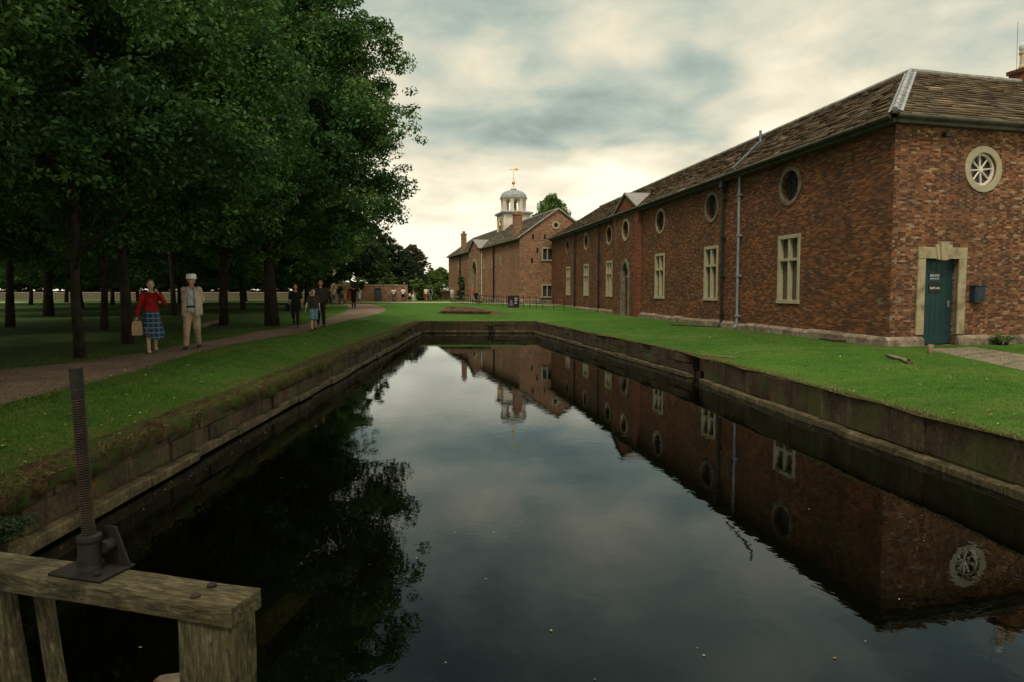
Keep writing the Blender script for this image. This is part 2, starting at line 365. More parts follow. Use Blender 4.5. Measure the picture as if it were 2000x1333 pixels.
class Frame:
    def __init__(s, o, d, n_): s.o = Vector((o[0], o[1], 0)); s.d = Vector((d[0], d[1], 0)).normalized(); s.n = Vector((n_[0], n_[1], 0)).normalized()
    def pt(s, a, z, off=0.0): p = s.o + s.d * a + s.n * off; return Vector((p.x, p.y, z))
    def at(s, px, py):               # (s, z) where the line of sight meets the wall
        r = ray(px, py); C = Vector((0, 0, CAMZ)); t = (s.o - C).dot(s.n) / r.dot(s.n); p = C + r * t
        return (p - s.o).dot(s.d), p.z
def npmesh(name, verts, quads, mat, tone=None, parent=None, tri=False):
    me = bpy.data.meshes.new(name); k = 3 if tri else 4
    me.vertices.add(len(verts)); me.vertices.foreach_set('co', verts.astype(np.float32).ravel())
    nf = len(quads); me.loops.add(nf * k); me.loops.foreach_set('vertex_index', quads.astype(np.int32).ravel())
    me.polygons.add(nf); me.polygons.foreach_set('loop_start', np.arange(0, nf * k, k, dtype=np.int32))
    me.update(calc_edges=True)
    if tone is not None:
        at = me.attributes.new('tone', 'FLOAT', 'POINT'); at.data.foreach_set('value', tone.astype(np.float32))
    me.materials.append(M(mat))
    o = bpy.data.objects.new(name, me); COL.objects.link(o)
    if parent: o.parent = parent
    return o
def wall_panel(mb, fr, s0, s1, z0, z1, ops, depth=.2, off=0.0):
    S = {s0, s1}; Z = {z0, z1}; bb = []
    for o in ops:
        if o[0] == 'rect': b = o[1:5]
        elif o[0] == 'circ': b = (o[1] - o[3], o[1] + o[3], o[2] - o[3], o[2] + o[3])
        else: b = (o[1], o[2], o[3], o[5])
        bb.append(b); S |= {b[0], b[1]}; Z |= {b[2], b[3]}
    x = s0
    S = sorted(S); Z = sorted(Z)
    def q(a, b, c, d): mb.quad([fr.pt(p[0], p[1], off) for p in (a, b, c, d)], [a, b, c, d])
    for i in range(len(S) - 1):
        for j in range(len(Z) - 1):
            cs, cz = (S[i] + S[i + 1]) / 2, (Z[j] + Z[j + 1]) / 2
            if any(b[0] < cs < b[1] and b[2] < cz < b[3] for b in bb): continue
            q((S[i], Z[j]), (S[i + 1], Z[j]), (S[i + 1], Z[j + 1]), (S[i], Z[j + 1]))
    for o in ops:
        if o[0] == 'rect':
            loop = [(o[1], o[3]), (o[2], o[3]), (o[2], o[4]), (o[1], o[4])]
        elif o[0] == 'circ':
            loop = []; sq = []
            for k in range(40):
                th = 2 * math.pi * k / 40; c_, s_ = math.cos(th), math.sin(th); mx_ = max(abs(c_), abs(s_))
                loop.append((o[1] + o[3] * c_, o[2] + o[3] * s_)); sq.append((o[1] + o[3] * c_ / mx_, o[2] + o[3] * s_ / mx_))
            for k in range(40):
                j = (k + 1) % 40; q(loop[k], sq[k], sq[j], loop[j])
        else:                                      # arch: sa, sb, z0, zspring, ztop
            _, sa, sb, za, zs, zt = o; w = (sb - sa) / 2; m_ = (sa + sb) / 2; arc = []
            for k in range(13):
                t = -1 + 2 * k / 12; arc.append((m_ + w * t, zs + (zt - zs) * math.sqrt(max(0, 1 - abs(t) ** 1.9))))
            for k in range(12): q(arc[k], arc[k + 1], (arc[k + 1][0], zt), (arc[k][0], zt))
            loop = [(sa, za), (sb, za)] + arc[::-1]
        for k in range(len(loop)):
            a, b = loop[k], loop[(k + 1) % len(loop)]
            if abs(a[0] - b[0]) + abs(a[1] - b[1]) < 1e-5: continue
            mb.quad([fr.pt(a[0], a[1], off), fr.pt(b[0], b[1], off), fr.pt(b[0], b[1], off - depth), fr.pt(a[0], a[1], off - depth)],
                    [(a[0], a[1]), (b[0], b[1]), (b[0] + .1, b[1] + .1), (a[0] + .1, a[1] + .1)])
rng = random.Random(5)
def slates(mb, A, B, A2, B2, rows, w=.5, th=.035, jit=1.0, seed=1):
    rg = random.Random(seed); A, B, A2, B2 = [Vector(p) for p in (A, B, A2, B2)]
    up = (A2 - A).normalized(); nrm = (B - A).cross(A2 - A).normalized()
    if nrm.z < 0: nrm = -nrm
    mb.quad([A, B, B2, A2])
    for i in range(rows):
        t = i / rows; a = A.lerp(A2, t); b = B.lerp(B2, t); L = (b - a).length
        if L < .1: continue
        d = (b - a) / L; slope = (A2 - A); vert = slope - d * slope.dot(d); hgt = vert.length / rows; vd = vert.normalized()
        x = -rg.random() * w * .3; ww = w * (1.25 - .55 * t)
        while x < L:
            wd = ww * rg.uniform(.55, 1.35); x2 = min(x + wd, L); x1 = max(x, 0)
            if x2 - x1 > .03:
                mb.tone = min(1, max(0, rg.gauss(.42, .22)))
                h0 = th * rg.uniform(.7, 1.9) * jit; dn = rg.uniform(-.02, .02) * jit
                p0 = a + d * (x1 + .005) - vd * (.04 - dn); p1 = a + d * (x2 - .005) - vd * (.04 - dn + rg.uniform(-.012, .012)); p2 = a + d * (x2 - .005) + vd * (hgt * 1.05); p3 = a + d * (x1 + .005) + vd * (hgt * 1.05)
                e0 = nrm * (h0 + .012); e1 = nrm * .008
                mb.add([p0 + e0, p1 + e0 * rg.uniform(.8, 1.2), p2 + e1, p3 + e1, p0, p1], [[0, 1, 2, 3], [4, 5, 1, 0], [0, 3, 4], [1, 5, 2]])
            x += wd
    mb.tone = .5

# ------------------------------------------------------------------ ground
Lw = [G(-300, 1085, .8), G(0, 962, .8), G(822, 628, .8)]          # left moat edge
def Lx(y):
    a, b = G(0, 962, .8), G(822, 628, .8); return a.x + (b.x - a.x) * (y - a.y) / (b.y - a.y)
YF = G(940, 628, .8).y
RA = G(1055, 630, .8); RB = G(1352, 692, .8); RC = G(1375, 699, .8); RD = G(2000, 862, .8)
def Rx(y):
    if y > RB.y: return RA.x + (RB.x - RA.x) * (y - RA.y) / (RB.y - RA.y)
    return RC.x + (RD.x - RC.x) * (y - RC.y) / (RD.y - RC.y)
def sst(t): t = min(1, max(0, t)); return t * t * (3 - 2 * t)
def gz(x, y):
    if y < YF:
        if x < 0: d = Lx(y) - x; w = 1.9
        else: d = x - Rx(y); w = 3.6
    else:
        dx = max(Lx(YF) - x, 0, x - Rx(YF)); d = math.hypot(dx, y - YF); w = 3.2
    amt = .33 - .21 * sst(x / 5) * (1 - sst((y - 47) / 12))
    z = .80 + amt * sst(d / w)
    return z, d
ts = [0, .08, .2, .35, .55, .8, 1.1, 1.5, 2, 2.6, 3.3, 4.2, 5.5, 7.5, 10, 14, 20, 30, 45, 70, 110, 180, 320, 600]
cs_ = 12
ys = list(np.arange(-12, YF, .8)); ys = [y for y in ys if y < YF - .3] + [YF]
yn = len(ys)
ys += [YF + t for t in (.08, .2, .35, .55, .8, 1.1, 1.5, 2, 2.6, 3.3, 4.2, 5.5, 7.5, 10, 14, 20, 30, 45, 70, 110, 180, 320, 700, 1500)]
vs = []; drys = []; idx = {}
rg = random.Random(3)
ncol = len(ts) * 2 + cs_ - 1
for j, y in enumerate(ys):
    yy = min(y, YF); L_, R2 = Lx(yy), Rx(yy)
    xs = [L_ - t for t in ts[::-1]] + [L_ + (R2 - L_) * k / cs_ for k in range(1, cs_)] + [R2 + t for t in ts]
    for i, x in enumerate(xs):
        z, d = gz(x, y)
        if i in (len(ts) - 1, len(ts) + cs_ - 1) and j < yn: x += (rg.uniform(-.05, .05))
        if d < .15: z += rg.uniform(-.03, .015)
        idx[(j, i)] = len(vs); vs.append((x, y, z)); drys.append(max(0, 1 - d / (.75 if x < 0 else .5)) * (1.0 if x < 0 else .8))
fs = []
for j in range(len(ys) - 1):
    for i in range(ncol - 1):
        if j < yn - 1 and len(ts) - 1 <= i < len(ts) + cs_ - 1: continue
        fs.append([idx[(j, i)], idx[(j, i + 1)], idx[(j + 1, i + 1)], idx[(j + 1, i)]])
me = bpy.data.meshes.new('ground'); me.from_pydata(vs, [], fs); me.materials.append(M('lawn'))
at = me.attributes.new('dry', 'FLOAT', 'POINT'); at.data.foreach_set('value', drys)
at = me.attributes.new('thin', 'FLOAT', 'POINT'); at.data.foreach_set('value', [sst((-6.5 - .16 * max(0, p[1] - 8) * (1 if p[1] < 30 else 1) - p[0]) / 2.5 + .2) * (1 - sst((p[1] - 62) / 12)) for p in vs])  # mask for the painted grove shade, fading out towards the meadow
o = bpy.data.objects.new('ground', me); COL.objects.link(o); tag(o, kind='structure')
# path
lp = [(-350, 775), (-150, 748), (0, 724), (150, 708), (230, 697), (354, 676), (436, 662), (505, 648), (587, 635), (640, 621), (672, 610), (681, 600), (660, 594.5), (600, 592)]
rp = [(-350, 905), (-150, 842), (0, 793), (150, 755), (285, 720), (367, 695), (477, 670), (587, 651), (670, 629), (739, 614), (752, 603), (735, 597), (712, 593.5), (700, 592.0)]
def dens_(pts, k=6):
    out = []
    P4 = [pts[0]] + pts + [pts[-1]]
    for i in range(1, len(P4) - 2):
        for t in range(k):
            t = t / k; p0, p1, p2, p3 = [np.array(P4[i + q], float) for q in (-1, 0, 1, 2)]
            out.append(.5 * ((2 * p1) + (-p0 + p2) * t + (2 * p0 - 5 * p1 + 4 * p2 - p3) * t * t + (-p0 + 3 * p1 - 3 * p2 + p3) * t ** 3))
    out.append(np.array(pts[-1], float)); return out
lw = dens_([tuple(G(a, b)[:2]) for a, b in lp]); rw = dens_([tuple(G(a, b)[:2]) for a, b in rp])
mb = MB(); rg = random.Random(8)
for i in range(len(lw)):
    lw[i] = lw[i] + np.array([rg.uniform(-.05, .05), 0]); rw[i] = rw[i] + np.array([rg.uniform(-.05, .05), 0])
for i in range(len(lw) - 1):
    mb.quad([(*lw[i], 1.136), (*rw[i], 1.136), (*rw[i + 1], 1.136), (*lw[i + 1], 1.136)])
tag(mb.build('path', 'path'), kind='structure')
mb = MB(); mb.quad([(-75, 74, 1.141), (-8.0, 74, 1.141), (-8.0, 79, 1.141), (-75, 79, 1.141)])
mb.quad([(-8, 74.0, 1.141), (-3.6, 72, 1.141), (-5.0, 79, 1.141), (-8, 79, 1.141)])
mb.quad([(-3.6, 72, 1.141), (3.6, 60.5, 1.141), (4.6, 62, 1.141), (-1.8, 73, 1.141)])
tag(mb.build('forecourt', 'gravel'), kind='structure')
# flagstone walk from the green door
fa = [G(1812, 684, .92), G(1900, 679, .92), G(2100, 700, .92), G(2100, 738, .92), G(1985, 722, .92), G(1880, 700, .92)]
mb = MB()
e0, e1 = fa[0], fa[1]; f0, f1 = fa[4], fa[2]; rg = random.Random(4)
nn0, nn1, ff0, ff1 = G(1806, 682, .92), G(2150, 758, .92), G(1893, 677, .92), G(2150, 716, .92)
for i in range(7):
    for j in range(2):
        def bl(u, v): return nn0.lerp(nn1, u).lerp(ff0.lerp(ff1, u), v)
        us = [0, .12, .27, .38, .56, .70, .86, 1]; vs_ = [0, .42 + .22 * ((i * 37 % 10) / 10), 1]; u0, u1 = us[i] + .02 * j, us[i + 1] + .02 * j; v0, v1 = vs_[j], vs_[j + 1]; g_ = .006
        p = [bl(u0 + g_, v0 + g_), bl(u1 - g_, v0 + g_), bl(u1 - g_, v1 - g_), bl(u0 + g_, v1 - g_)]
        zt = max(gz(q.x, q.y)[0] for q in p) + .004 + rg.uniform(0, .006)
        tp = [Vector((q.x, q.y, zt)) for q in p]; bt = [Vector((q.x, q.y, .80)) for q in p]
        mb.add(tp + bt, [[0, 1, 2, 3], [0, 4, 5, 1], [1, 5, 6, 2], [2, 6, 7, 3], [3, 7, 4, 0]])
tag(mb.build('flagstone_walk', 'flagstone', bevel=.01), kind='structure')
# water + bed
mb = MB(); WZ = .125; mb.quad([(-9, -10, WZ), (14, -10, WZ), (14, YF + .3, WZ), (-9, YF + .3, WZ)]); tag(mb.build('water', 'water'), kind='structure')
mb = MB(); mb.quad([(-10, -11, -1.3), (15, -11, -1.3), (15, YF + 1, -1.3), (-10, YF + 1, -1.3)]); tag(mb.build('moat_bed', 'canal_bed'), kind='structure')

# ------------------------------------------------------------------ moat walls
def moat_wall(a, b, inward, label, seed, ledge=.3, prot=.15, mat='moat_stone', hblk=.26):
    a = Vector((a[0], a[1], 0)); b = Vector((b[0], b[1], 0)); L = (b - a).length
    fr = Frame(a, (b - a).normalized(), inward); rg = random.Random(seed)
    root = empty('moat_wall', fr.pt(0, 0, 0), label, 'retaining wall')
    mb = MB(); mb.fbox(fr, 0, L, -1.4, .79, -.5, -.035)
    courses = []; z = ledge
    while z < .76: courses.append((z, min(z + hblk, .805))); z += hblk
    for (z0, z1) in courses:
        x = -rg.random() * .4
        while x < L:
            w = rg.uniform(.45, 1.15); x1 = min(x + w, L); x0 = max(x, 0)
            if x1 - x0 > .05:
                o1 = rg.uniform(-.035, .02); dz_ = rg.uniform(-.012, .012)
                mb.fbox(fr, x0 + .008, x1 - .008, z0 + .006, z1 - .006 + dz_, -.28, o1)
            x += w
    w_ = mb.build('wall', mat, root, bevel=.014)
    mb = MB(); x = 0
    while x < L:
        w = rg.uniform(.6, 1.4); x1 = min(x + w, L)
        mb.fbox(fr, x + .006, x1 - .006, ledge - .13 + rg.uniform(-.01, .01), ledge + rg.uniform(-.03, .012), -.26, prot * .8 + rg.uniform(-.05, .02))
        x += w
    mb.build('ledge', 'ledge_stone', root, bevel=.018)
    mb = MB(); x = 0
    while x < L:
        w = rg.uniform(.5, 1.0); x1 = min(x + w, L)
        mb.fbox(fr, x + .006, x1 - .006, -1.4, ledge - .165, -.26, prot - .05 + rg.uniform(-.03, .02)); x += w
    mb.build('footing', mat, root, bevel=.01)
    return root, fr
nL = Vector((1, 0, 0))
moat_wall((Lx(-8), -8), (Lx(YF), YF), (1, .02), 'long brown stone moat wall along the left bank, grass hanging over it', 11, ledge=.28)
moat_wall((Lx(YF) - .3, YF), (Rx(YF) + .5, YF), (0, -1), 'short stone wall closing the far end of the moat', 12, ledge=.30, prot=.12)
dR = (RB - RA).normalized(); RA2 = RA - dR * ((YF + .25 - RA.y) / -dR.y)
moat_wall(RA2[:2], RB[:2], (dR.y, -dR.x) if dR.y < 0 else (-dR.y, dR.x), 'receding stretch of right moat wall from the far corner to the step', 13, ledge=.26)
dN = (RD - RC).normalized(); q0 = RC + Vector((-.10, 0, 0)); q1 = RC + dN * 26
moat_wall(RC[:2], q1[:2], (dN.y, -dN.x), 'nearest stretch of right moat wall with long flat mossy face', 14, ledge=.24, prot=.2, hblk=.54)
# brick pier at the step
st = empty('stone_slot', (RB.x, RB.y, .0), 'narrow brick slot pier at the step in the right moat wall', 'masonry pier')
mb = MB(); fr = Frame(RC[:2], (RB - RC).normalized(), (-1, -.1)); LL = (RB - RC).length
mb.fbox(fr, .0, LL, -1.2, .76, -.6, -.22); mb.build('recess', 'brick_low', st)
mb = MB(); pz = [G(1372, 690, .86), G(1437, 688, .98)]
for k in range(6):
    p = pz[0].lerp(pz[1], (k + .5) / 6); z_, _ = gz(p.x, p.y); mb.box((p.x, p.y, z_ + .0), (.2, .22, .06), Matrix.Rotation(.1 * k, 3, 'Z'))
mb.build('edging', 'soil_stone', st, bevel=.01)
pp = G(1372, 742, .12)
mb = MB(); mb.tube([pp + Vector((.35, .1, .12)), pp + Vector((-.12, -.05, .12))], .11, 12); mb.tube([pp + Vector((-.10, -.05, .12)), pp + Vector((-.14, -.06, .12))], .135, 12)
o = mb.build('drain_pipe', 'rust_iron', origin=pp); tag(o, 'stub of rusty drain pipe poking from the right moat wall at the step', 'pipe')

# ------------------------------------------------------------------ main brick range
c0 = P(1743, 450, 19.5); dl = Vector((-.153, 1, 0)).normalized(); de = Vector((math.sin(R_(76)), math.cos(R_(76)), 0))
C0 = Vector((c0.x, c0.y, 0))
FL = Frame(C0, dl, (-dl.y, dl.x)); FE = Frame(C0, de, (de.y, -de.x))
LEN = 47.2; WID = 13.0; ZB = .7; ZT = 7.48; HW = 3.8; ZR = 10.32
hall = empty('brick_range', (C0.x, C0.y, .9), 'long low dark red brick range with stone slate roof beside the moat', 'building')
ops = []; wins = []; ovs = []
for px, py, in ((1109, 488), (1145, 481), (1190, 467), (1290, 437), (1390, 409), (1543, 368)):
    s_, z_ = FL.at(px, py); ovs.append((s_, 6.42)); ops.append(('circ', s_, 6.42, .56))
for px in (1110, 1145, 1190, 1288.5, 1388.5, 1540):
    s_, z_ = FL.at(px, 540); wins.append((s_, 2.08, 4.62)); ops.append(('rect', s_ - .72, s_ + .72, 2.08, 4.62))
sd_, _ = FL.at(1226.5, 540)
b0 = sd_ - 2.45; b1 = sd_ + 2.45
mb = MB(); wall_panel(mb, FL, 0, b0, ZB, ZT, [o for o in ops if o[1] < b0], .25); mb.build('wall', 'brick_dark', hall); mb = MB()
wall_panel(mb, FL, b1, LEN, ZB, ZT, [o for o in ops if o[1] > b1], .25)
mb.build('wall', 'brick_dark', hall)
# bay with pediment
mb = MB()
wall_panel(mb, FL, b0, b1, ZB, ZT, [('circ', sd_, 6.42, .56), ('arch', sd_ - .62, sd_ + .62, .7, 3.4, 4.35)], .45, .18)
for a in (b0, b1): mb.quad([FL.pt(a, ZB, 0), FL.pt(a, ZB, .18), FL.pt(a, ZT, .18), FL.pt(a, ZT, 0)], [(0, ZB), (.18, ZB), (.18, ZT), (0, ZT)])
bay = mb.build('bay', 'brick_dark', hall)
mb = MB()
mb.fbox(FL, b0 - .02, b0 + .62, ZB, ZT, .0, .235); mb.build('pilaster', 'brick_red', hall); mb = MB(); mb.fbox(FL, b1 - .62, b1 + .02, ZB, ZT, .0, .235)
mb.build('pilaster', 'brick_dark', hall)
za = 8.8
mb = MB(); mb.quad([FL.pt(b0, ZT + .1, .2), FL.pt(b1, ZT + .1, .2), FL.pt(sd_, za - .1, .2)], [(b0, ZT), (b1, ZT), (sd_, za)])
mb.build('pediment', 'brick_red', hall)
mb = MB()
ap = FL.pt(sd_, za, .32); rdg = FL.pt(sd_, za, -2.0)
for a in (b0 - .1, b1 + .1):
    l1 = FL.pt(a, ZT + .12, .32); l2 = FL.pt(a, ZT + .12, -.35)
    mb.quad([l1, ap, rdg, l2]); up_ = Vector((0, 0, -.1)); mb.quad([l1, ap, ap + up_, l1 + up_]); mb.quad([l1 + up_, ap + up_, rdg + up_, l2 + up_])
mb.build('pediment_roof', 'lead_pale', hall)
# gothic door
mb = MB(); arc = []
def arch_ring(mb, fr, sc, w, zs, zt, z0, t, o0, o1):
    def pts(w_, h_):
        return [(sc - w_, z0)] + [(sc + w_ * u, zs + h_ * math.sqrt(max(0, 1 - abs(u) ** 1.9))) for u in [k / 8 - 1 for k in range(17)]] + [(sc + w_, z0)]
    a = pts(w, zt - zs); b = pts(w + t, zt - zs + t)
    for k in range(len(a) - 1):
        v8 = [fr.pt(*a[k], o0), fr.pt(*a[k + 1], o0), fr.pt(*b[k + 1], o0), fr.pt(*b[k], o0), fr.pt(*a[k], o1), fr.pt(*a[k + 1], o1), fr.pt(*b[k + 1], o1), fr.pt(*b[k], o1)]
        mb.add(v8, [[4, 5, 6, 7], [0, 1, 5, 4], [3, 2, 6, 7]])
arch_ring(mb, FL, sd_, .60, 3.4, 4.33, .85, .24, .0, .235)
gd = mb.build('door_surround', 'stone_dark', hall)
mb = MB(); mb.fbox(FL, sd_ - .62, sd_ + .62, .7, 3.42, -.2, -.12)
for k in range(5): mb.fbox(FL, sd_ - .6 + k * .24, sd_ - .6 + k * .24 + .225, .92, 3.4, -.12, -.095)
gd = mb.build('door', 'dark_wood', hall)
mb = MB(); mb.fbox(FL, sd_ - .64, sd_ + .64, 3.42, 4.4, -.24, -.2); mb.build('fanlight', 'leaded_dark', gd)
mb = MB(); mb.fbox(FL, sd_ - .62, sd_ + .62, 3.38, 3.5, -.18, -.05); mb.build('transom', 'stone', gd)
# oval windows
def round_window(fr, s_, z_, off, spokes, parent, mat='stone_dark', r=.56, pn='leaded_dark', t=.16, ey=1.0):
    mb = MB(); mb.ring(fr, s_, z_, r, r + t, -.05 + off, .035 + off, ey=ey); w = mb.build('round_window', mat, parent, bevel=.01)
    mb = MB(); mb.ring(fr, s_, z_, .01, r + .01, off - .17, off - .155, 40, ey)
    # uv for lattice
    o = mb.build('pane', pn, w); me = o.data; uv = me.uv_layers.new(name='UVMap')
    for lp_ in me.loops:
        co = me.vertices[lp_.vertex_index].co + ORG[o.name]; uv.data[lp_.index].uv = ((co - fr.o).dot(fr.d) - s_, co.z - z_)
    if spokes:
        mb = MB()
        for k in range(4):
            th = math.pi * k / 4 + .1; c_, s2 = math.cos(th), math.sin(th)
            a = fr.pt(s_ - (r) * c_, z_ - r * s2, off - .10); b = fr.pt(s_ + r * c_, z_ + r * s2, off - .10); mb.tube([a, b], .026, 6)
        mb.ring(fr, s_, z_, r - .07, r + .005, off - .13, off - .06); mb.ring(fr, s_, z_, .01, .07, off - .12, off - .06, 16)
        mb.build('spokes', 'white_paint', w)
    else:
        mb = MB()
        for k in (-.2, .0, .2): mb.fbox(fr, s_ + k - .012, s_ + k + .012, z_ - math.sqrt(r * r - k * k), z_ + math.sqrt(r * r - k * k), off - .13, off - .10)
        mb.build('glazing_bar', 'black_iron', w)
    return w
for i, (s_, z_) in enumerate(ovs + [(sd_, 6.42)]):
    round_window(FL, s_, z_, .18 if i == 6 else 0, False, hall, 'stone' if i in (1, 2, 3, 6) else 'stone_dark')
def cross_window(fr, s_, z0, z1, w, parent, off=0.0, mat='stone_frame', pn='leaded', trans=.36, t=.14, mull=.09, sill=0.0):
    h = z1 - z0; mb = MB(); o0, o1 = off - .16, off + .035
    zt_ = z1 - h * trans
    mb.fbox(fr, s_ - w, s_ - w + t, z0 + t, z1 - t, o0, o1); mb.fbox(fr, s_ + w - t, s_ + w, z0 + t, z1 - t, o0, o1)
    mb.fbox(fr, s_ - w - .01, s_ + w + .01, z1 - t, z1, o0, o1 + .003); mb.fbox(fr, s_ - w - .03 - sill, s_ + w + .03 + sill, z0, z0 + t, o0, o1 + .012 + sill)
    mb.fbox(fr, s_ - mull / 2, s_ + mull / 2, z0 + t, zt_ - .05 if trans else z1 - t, o0 + .003, o1 - .012)
    if trans:
        mb.fbox(fr, s_ - mull / 2, s_ + mull / 2, zt_ + .05, z1 - t, o0 + .003, o1 - .012)
        mb.fbox(fr, s_ - w + t, s_ + w - t, zt_ - .05, zt_ + .05, o0, o1 - .006)
    wd = mb.build('window', mat, parent, bevel=.008)
    mb = MB()
    mb.quad([fr.pt(s_ - w + t, z0 + t, off - .13), fr.pt(s_ + w - t, z0 + t, off - .13), fr.pt(s_ + w - t, z1 - t, off - .13), fr.pt(s_ - w + t, z1 - t, off - .13)], [(s_ - w, z0), (s_ + w, z0), (s_ + w, z1), (s_ - w, z1)])
    mb.build('pane', pn, wd); return wd
for s_, z0, z1 in wins: cross_window(FL, s_, z0, z1, .72, hall)
# plinth
def plinth(fr, a, b, zt, parent, off=.0, seed=0, skip=None, d=.16):
    rg = random.Random(seed); x = a; mb = MB()
    while x < b - .05:
        w = rg.uniform(.7, 1.7); x1 = min(x + w, b)
        if not (skip and x1 > skip[0] and x < skip[1]):
            h = zt + rg.uniform(-.03, .03); o1 = off + d + rg.uniform(-.03, .02)
            p = [fr.pt(x + .005, .5, off - .1), fr.pt(x1 - .005, .5, off - .1), fr.pt(x1 - .005, .5, o1 + .02), fr.pt(x + .005, .5, o1 + .02)]
            q = [fr.pt(x + .005, h - .07, off - .1), fr.pt(x1 - .005, h - .07, off - .1), fr.pt(x1 - .005, h - .09, o1), fr.pt(x + .005, h - .09, o1)]
            r_ = [fr.pt(x + .01, h, off - .1), fr.pt(x1 - .01, h, off - .1), fr.pt(x1 - .01, h, off + .03), fr.pt(x + .01, h, off + .03)]
            vs = p + q + r_; fs = []
            for k in (0, 4):
                for j in range(4): fs.append([k + j, k + (j + 1) % 4, k + 4 + (j + 1) % 4, k + 4 + j])
            fs.append([8, 9, 10, 11]); mb.add(vs, fs)
        x = x1
    return mb.build('plinth', 'plinth_stone', parent, bevel=.02)
plinth(FL, 0, sd_ - .75, 1.20, hall, 0, 3); plinth(FL, sd_ + .75, LEN, 1.20, hall, 0, 33)
# end wall openings
dsa, _ = FE.at(1803, 600); dsb, _ = FE.at(1868, 600); _, dzt = FE.at(1836, 506); DZ0 = .93
rs, rz = FE.at(1920, 331); rr = .49
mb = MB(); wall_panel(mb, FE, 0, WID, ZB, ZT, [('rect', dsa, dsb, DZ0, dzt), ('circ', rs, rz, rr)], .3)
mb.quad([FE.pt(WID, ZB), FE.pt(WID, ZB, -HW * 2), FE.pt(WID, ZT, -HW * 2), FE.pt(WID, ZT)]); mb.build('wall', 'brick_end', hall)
mb = MB()   # back and inner walls
bk = FL.pt(LEN, 0, 0)
for a, b in ((FL.pt(LEN, ZB, 0), FL.pt(LEN, ZB, -2 * HW)), (FL.pt(LEN, ZB, -2 * HW), FL.pt(2 * HW, ZB, -2 * HW)), (FE.pt(2 * HW, ZB, -2 * HW), FE.pt(WID, ZB, -2 * HW))):
    mb.quad([a, b, Vector((b.x, b.y, ZT)), Vector((a.x, a.y, ZT))], [(0, ZB), ((a - b).length, ZB), ((a - b).length, ZT), (0, ZT)])
mb.build('back_wall', 'brick_dark', hall)
round_window(FE, rs, rz, 0, True, hall, 'stone_frame', r=rr, pn='leaded_dark', t=.20)
plinth(FE, -.14, WID, 1.56, hall, 0, 4, skip=None) if False else None
plinth(FE, -.16, dsa - .02, 1.23, hall, 0, 4, d=.13); plinth(FE, dsb + .02, WID, 1.23, hall, 0, 9, d=.13)
# stone door surround
mb = MB(); t = .27
mb.fbox(FE, dsa - t, dsa, 1.25, dzt, -.12, .05); mb.fbox(FE, dsb, dsb + t, 1.25, dzt, -.12, .052); mb.fbox(FE, dsa - t - .01, dsb + t + .01, dzt, dzt + .34, -.12, .058)
dm = (dsa + dsb) / 2
def wedge(mb, a0, a1, b0_, b1_, z0, z1, o0, o1):
    v8 = [FE.pt(a0, z0, o0), FE.pt(a1, z0, o0), FE.pt(b1_, z1, o0), FE.pt(b0_, z1, o0), FE.pt(a0, z0, o1), FE.pt(a1, z0, o1), FE.pt(b1_, z1, o1), FE.pt(b0_, z1, o1)]
    mb.add(v8, [[4, 5, 6, 7], [0, 1, 5, 4], [1, 2, 6, 5], [2, 3, 7, 6], [3, 0, 4, 7]])
wedge(mb, dm - .11, dm + .11, dm - .16, dm + .16, dzt - .05, dzt + .50, .0, .12)
wedge(mb, dm - .22, dm - .115, dm - .31, dm - .165, dzt - .03, dzt + .42, .0, .085); wedge(mb, dm + .115, dm + .22, dm + .165, dm + .31, dzt - .03, dzt + .42, .0, .085)
mb.build('door_surround', 'stone', hall, bevel=.012)
mb = MB(); nb = 6; bwid = (dsb - dsa) / nb
mb.fbox(FE, dsa, dsb, DZ0 + .02, dzt, -.24, -.20)
for k in range(nb): mb.fbox(FE, dsa + k * bwid + .005, dsa + (k + 1) * bwid - .005, DZ0 + .05, dzt - .01, -.2, -.165)
mb.fbox(FE, dsa + .01, dsb - .01, DZ0 + .03, DZ0 + .30, -.165, -.145); mb.fbox(FE, dsa + .02, dsb - .1, dzt - .42, dzt - .36, -.165, -.15)
gdoor = mb.build('door', 'door_paint', hall, bevel=.004); gdoor['label'] = 'dark teal boarded door with two small signs'
mb = MB(); hs = dsb - .14; hz = FE.at(1860, 594)[1]
mb.fbox(FE, hs - .025, hs + .025, hz - .10, hz + .10, -.165, -.15); mb.tube([FE.pt(hs, hz + .05, -.15), FE.pt(hs, hz + .05, -.10), FE.pt(hs - .12, hz + .05, -.095)], .012, 8); mb.build('handle', 'hand_metal', gdoor)
def text_bm(fr, s_, z_, off, size, body, mat, parent, name='lettering', align='CENTER'):
    cu = bpy.data.curves.new('t', 'FONT'); cu.body = body; cu.size = size; cu.align_x = align; cu.align_y = 'CENTER'; cu.extrude = .002; cu.resolution_u = 3
    ob = bpy.data.objects.new('t', cu); COL.objects.link(ob); dg = bpy.context.evaluated_depsgraph_get(); dg.update()
    me = bpy.data.meshes.new_from_object(ob.evaluated_get(dg)); COL.objects.unlink(ob); bpy.data.objects.remove(ob)
    o0 = ORG[parent.name]
    for v in me.vertices: p = fr.pt(s_ + v.co.x, z_ + v.co.y, off + v.co.z) - o0; v.co = p
    return me, mat
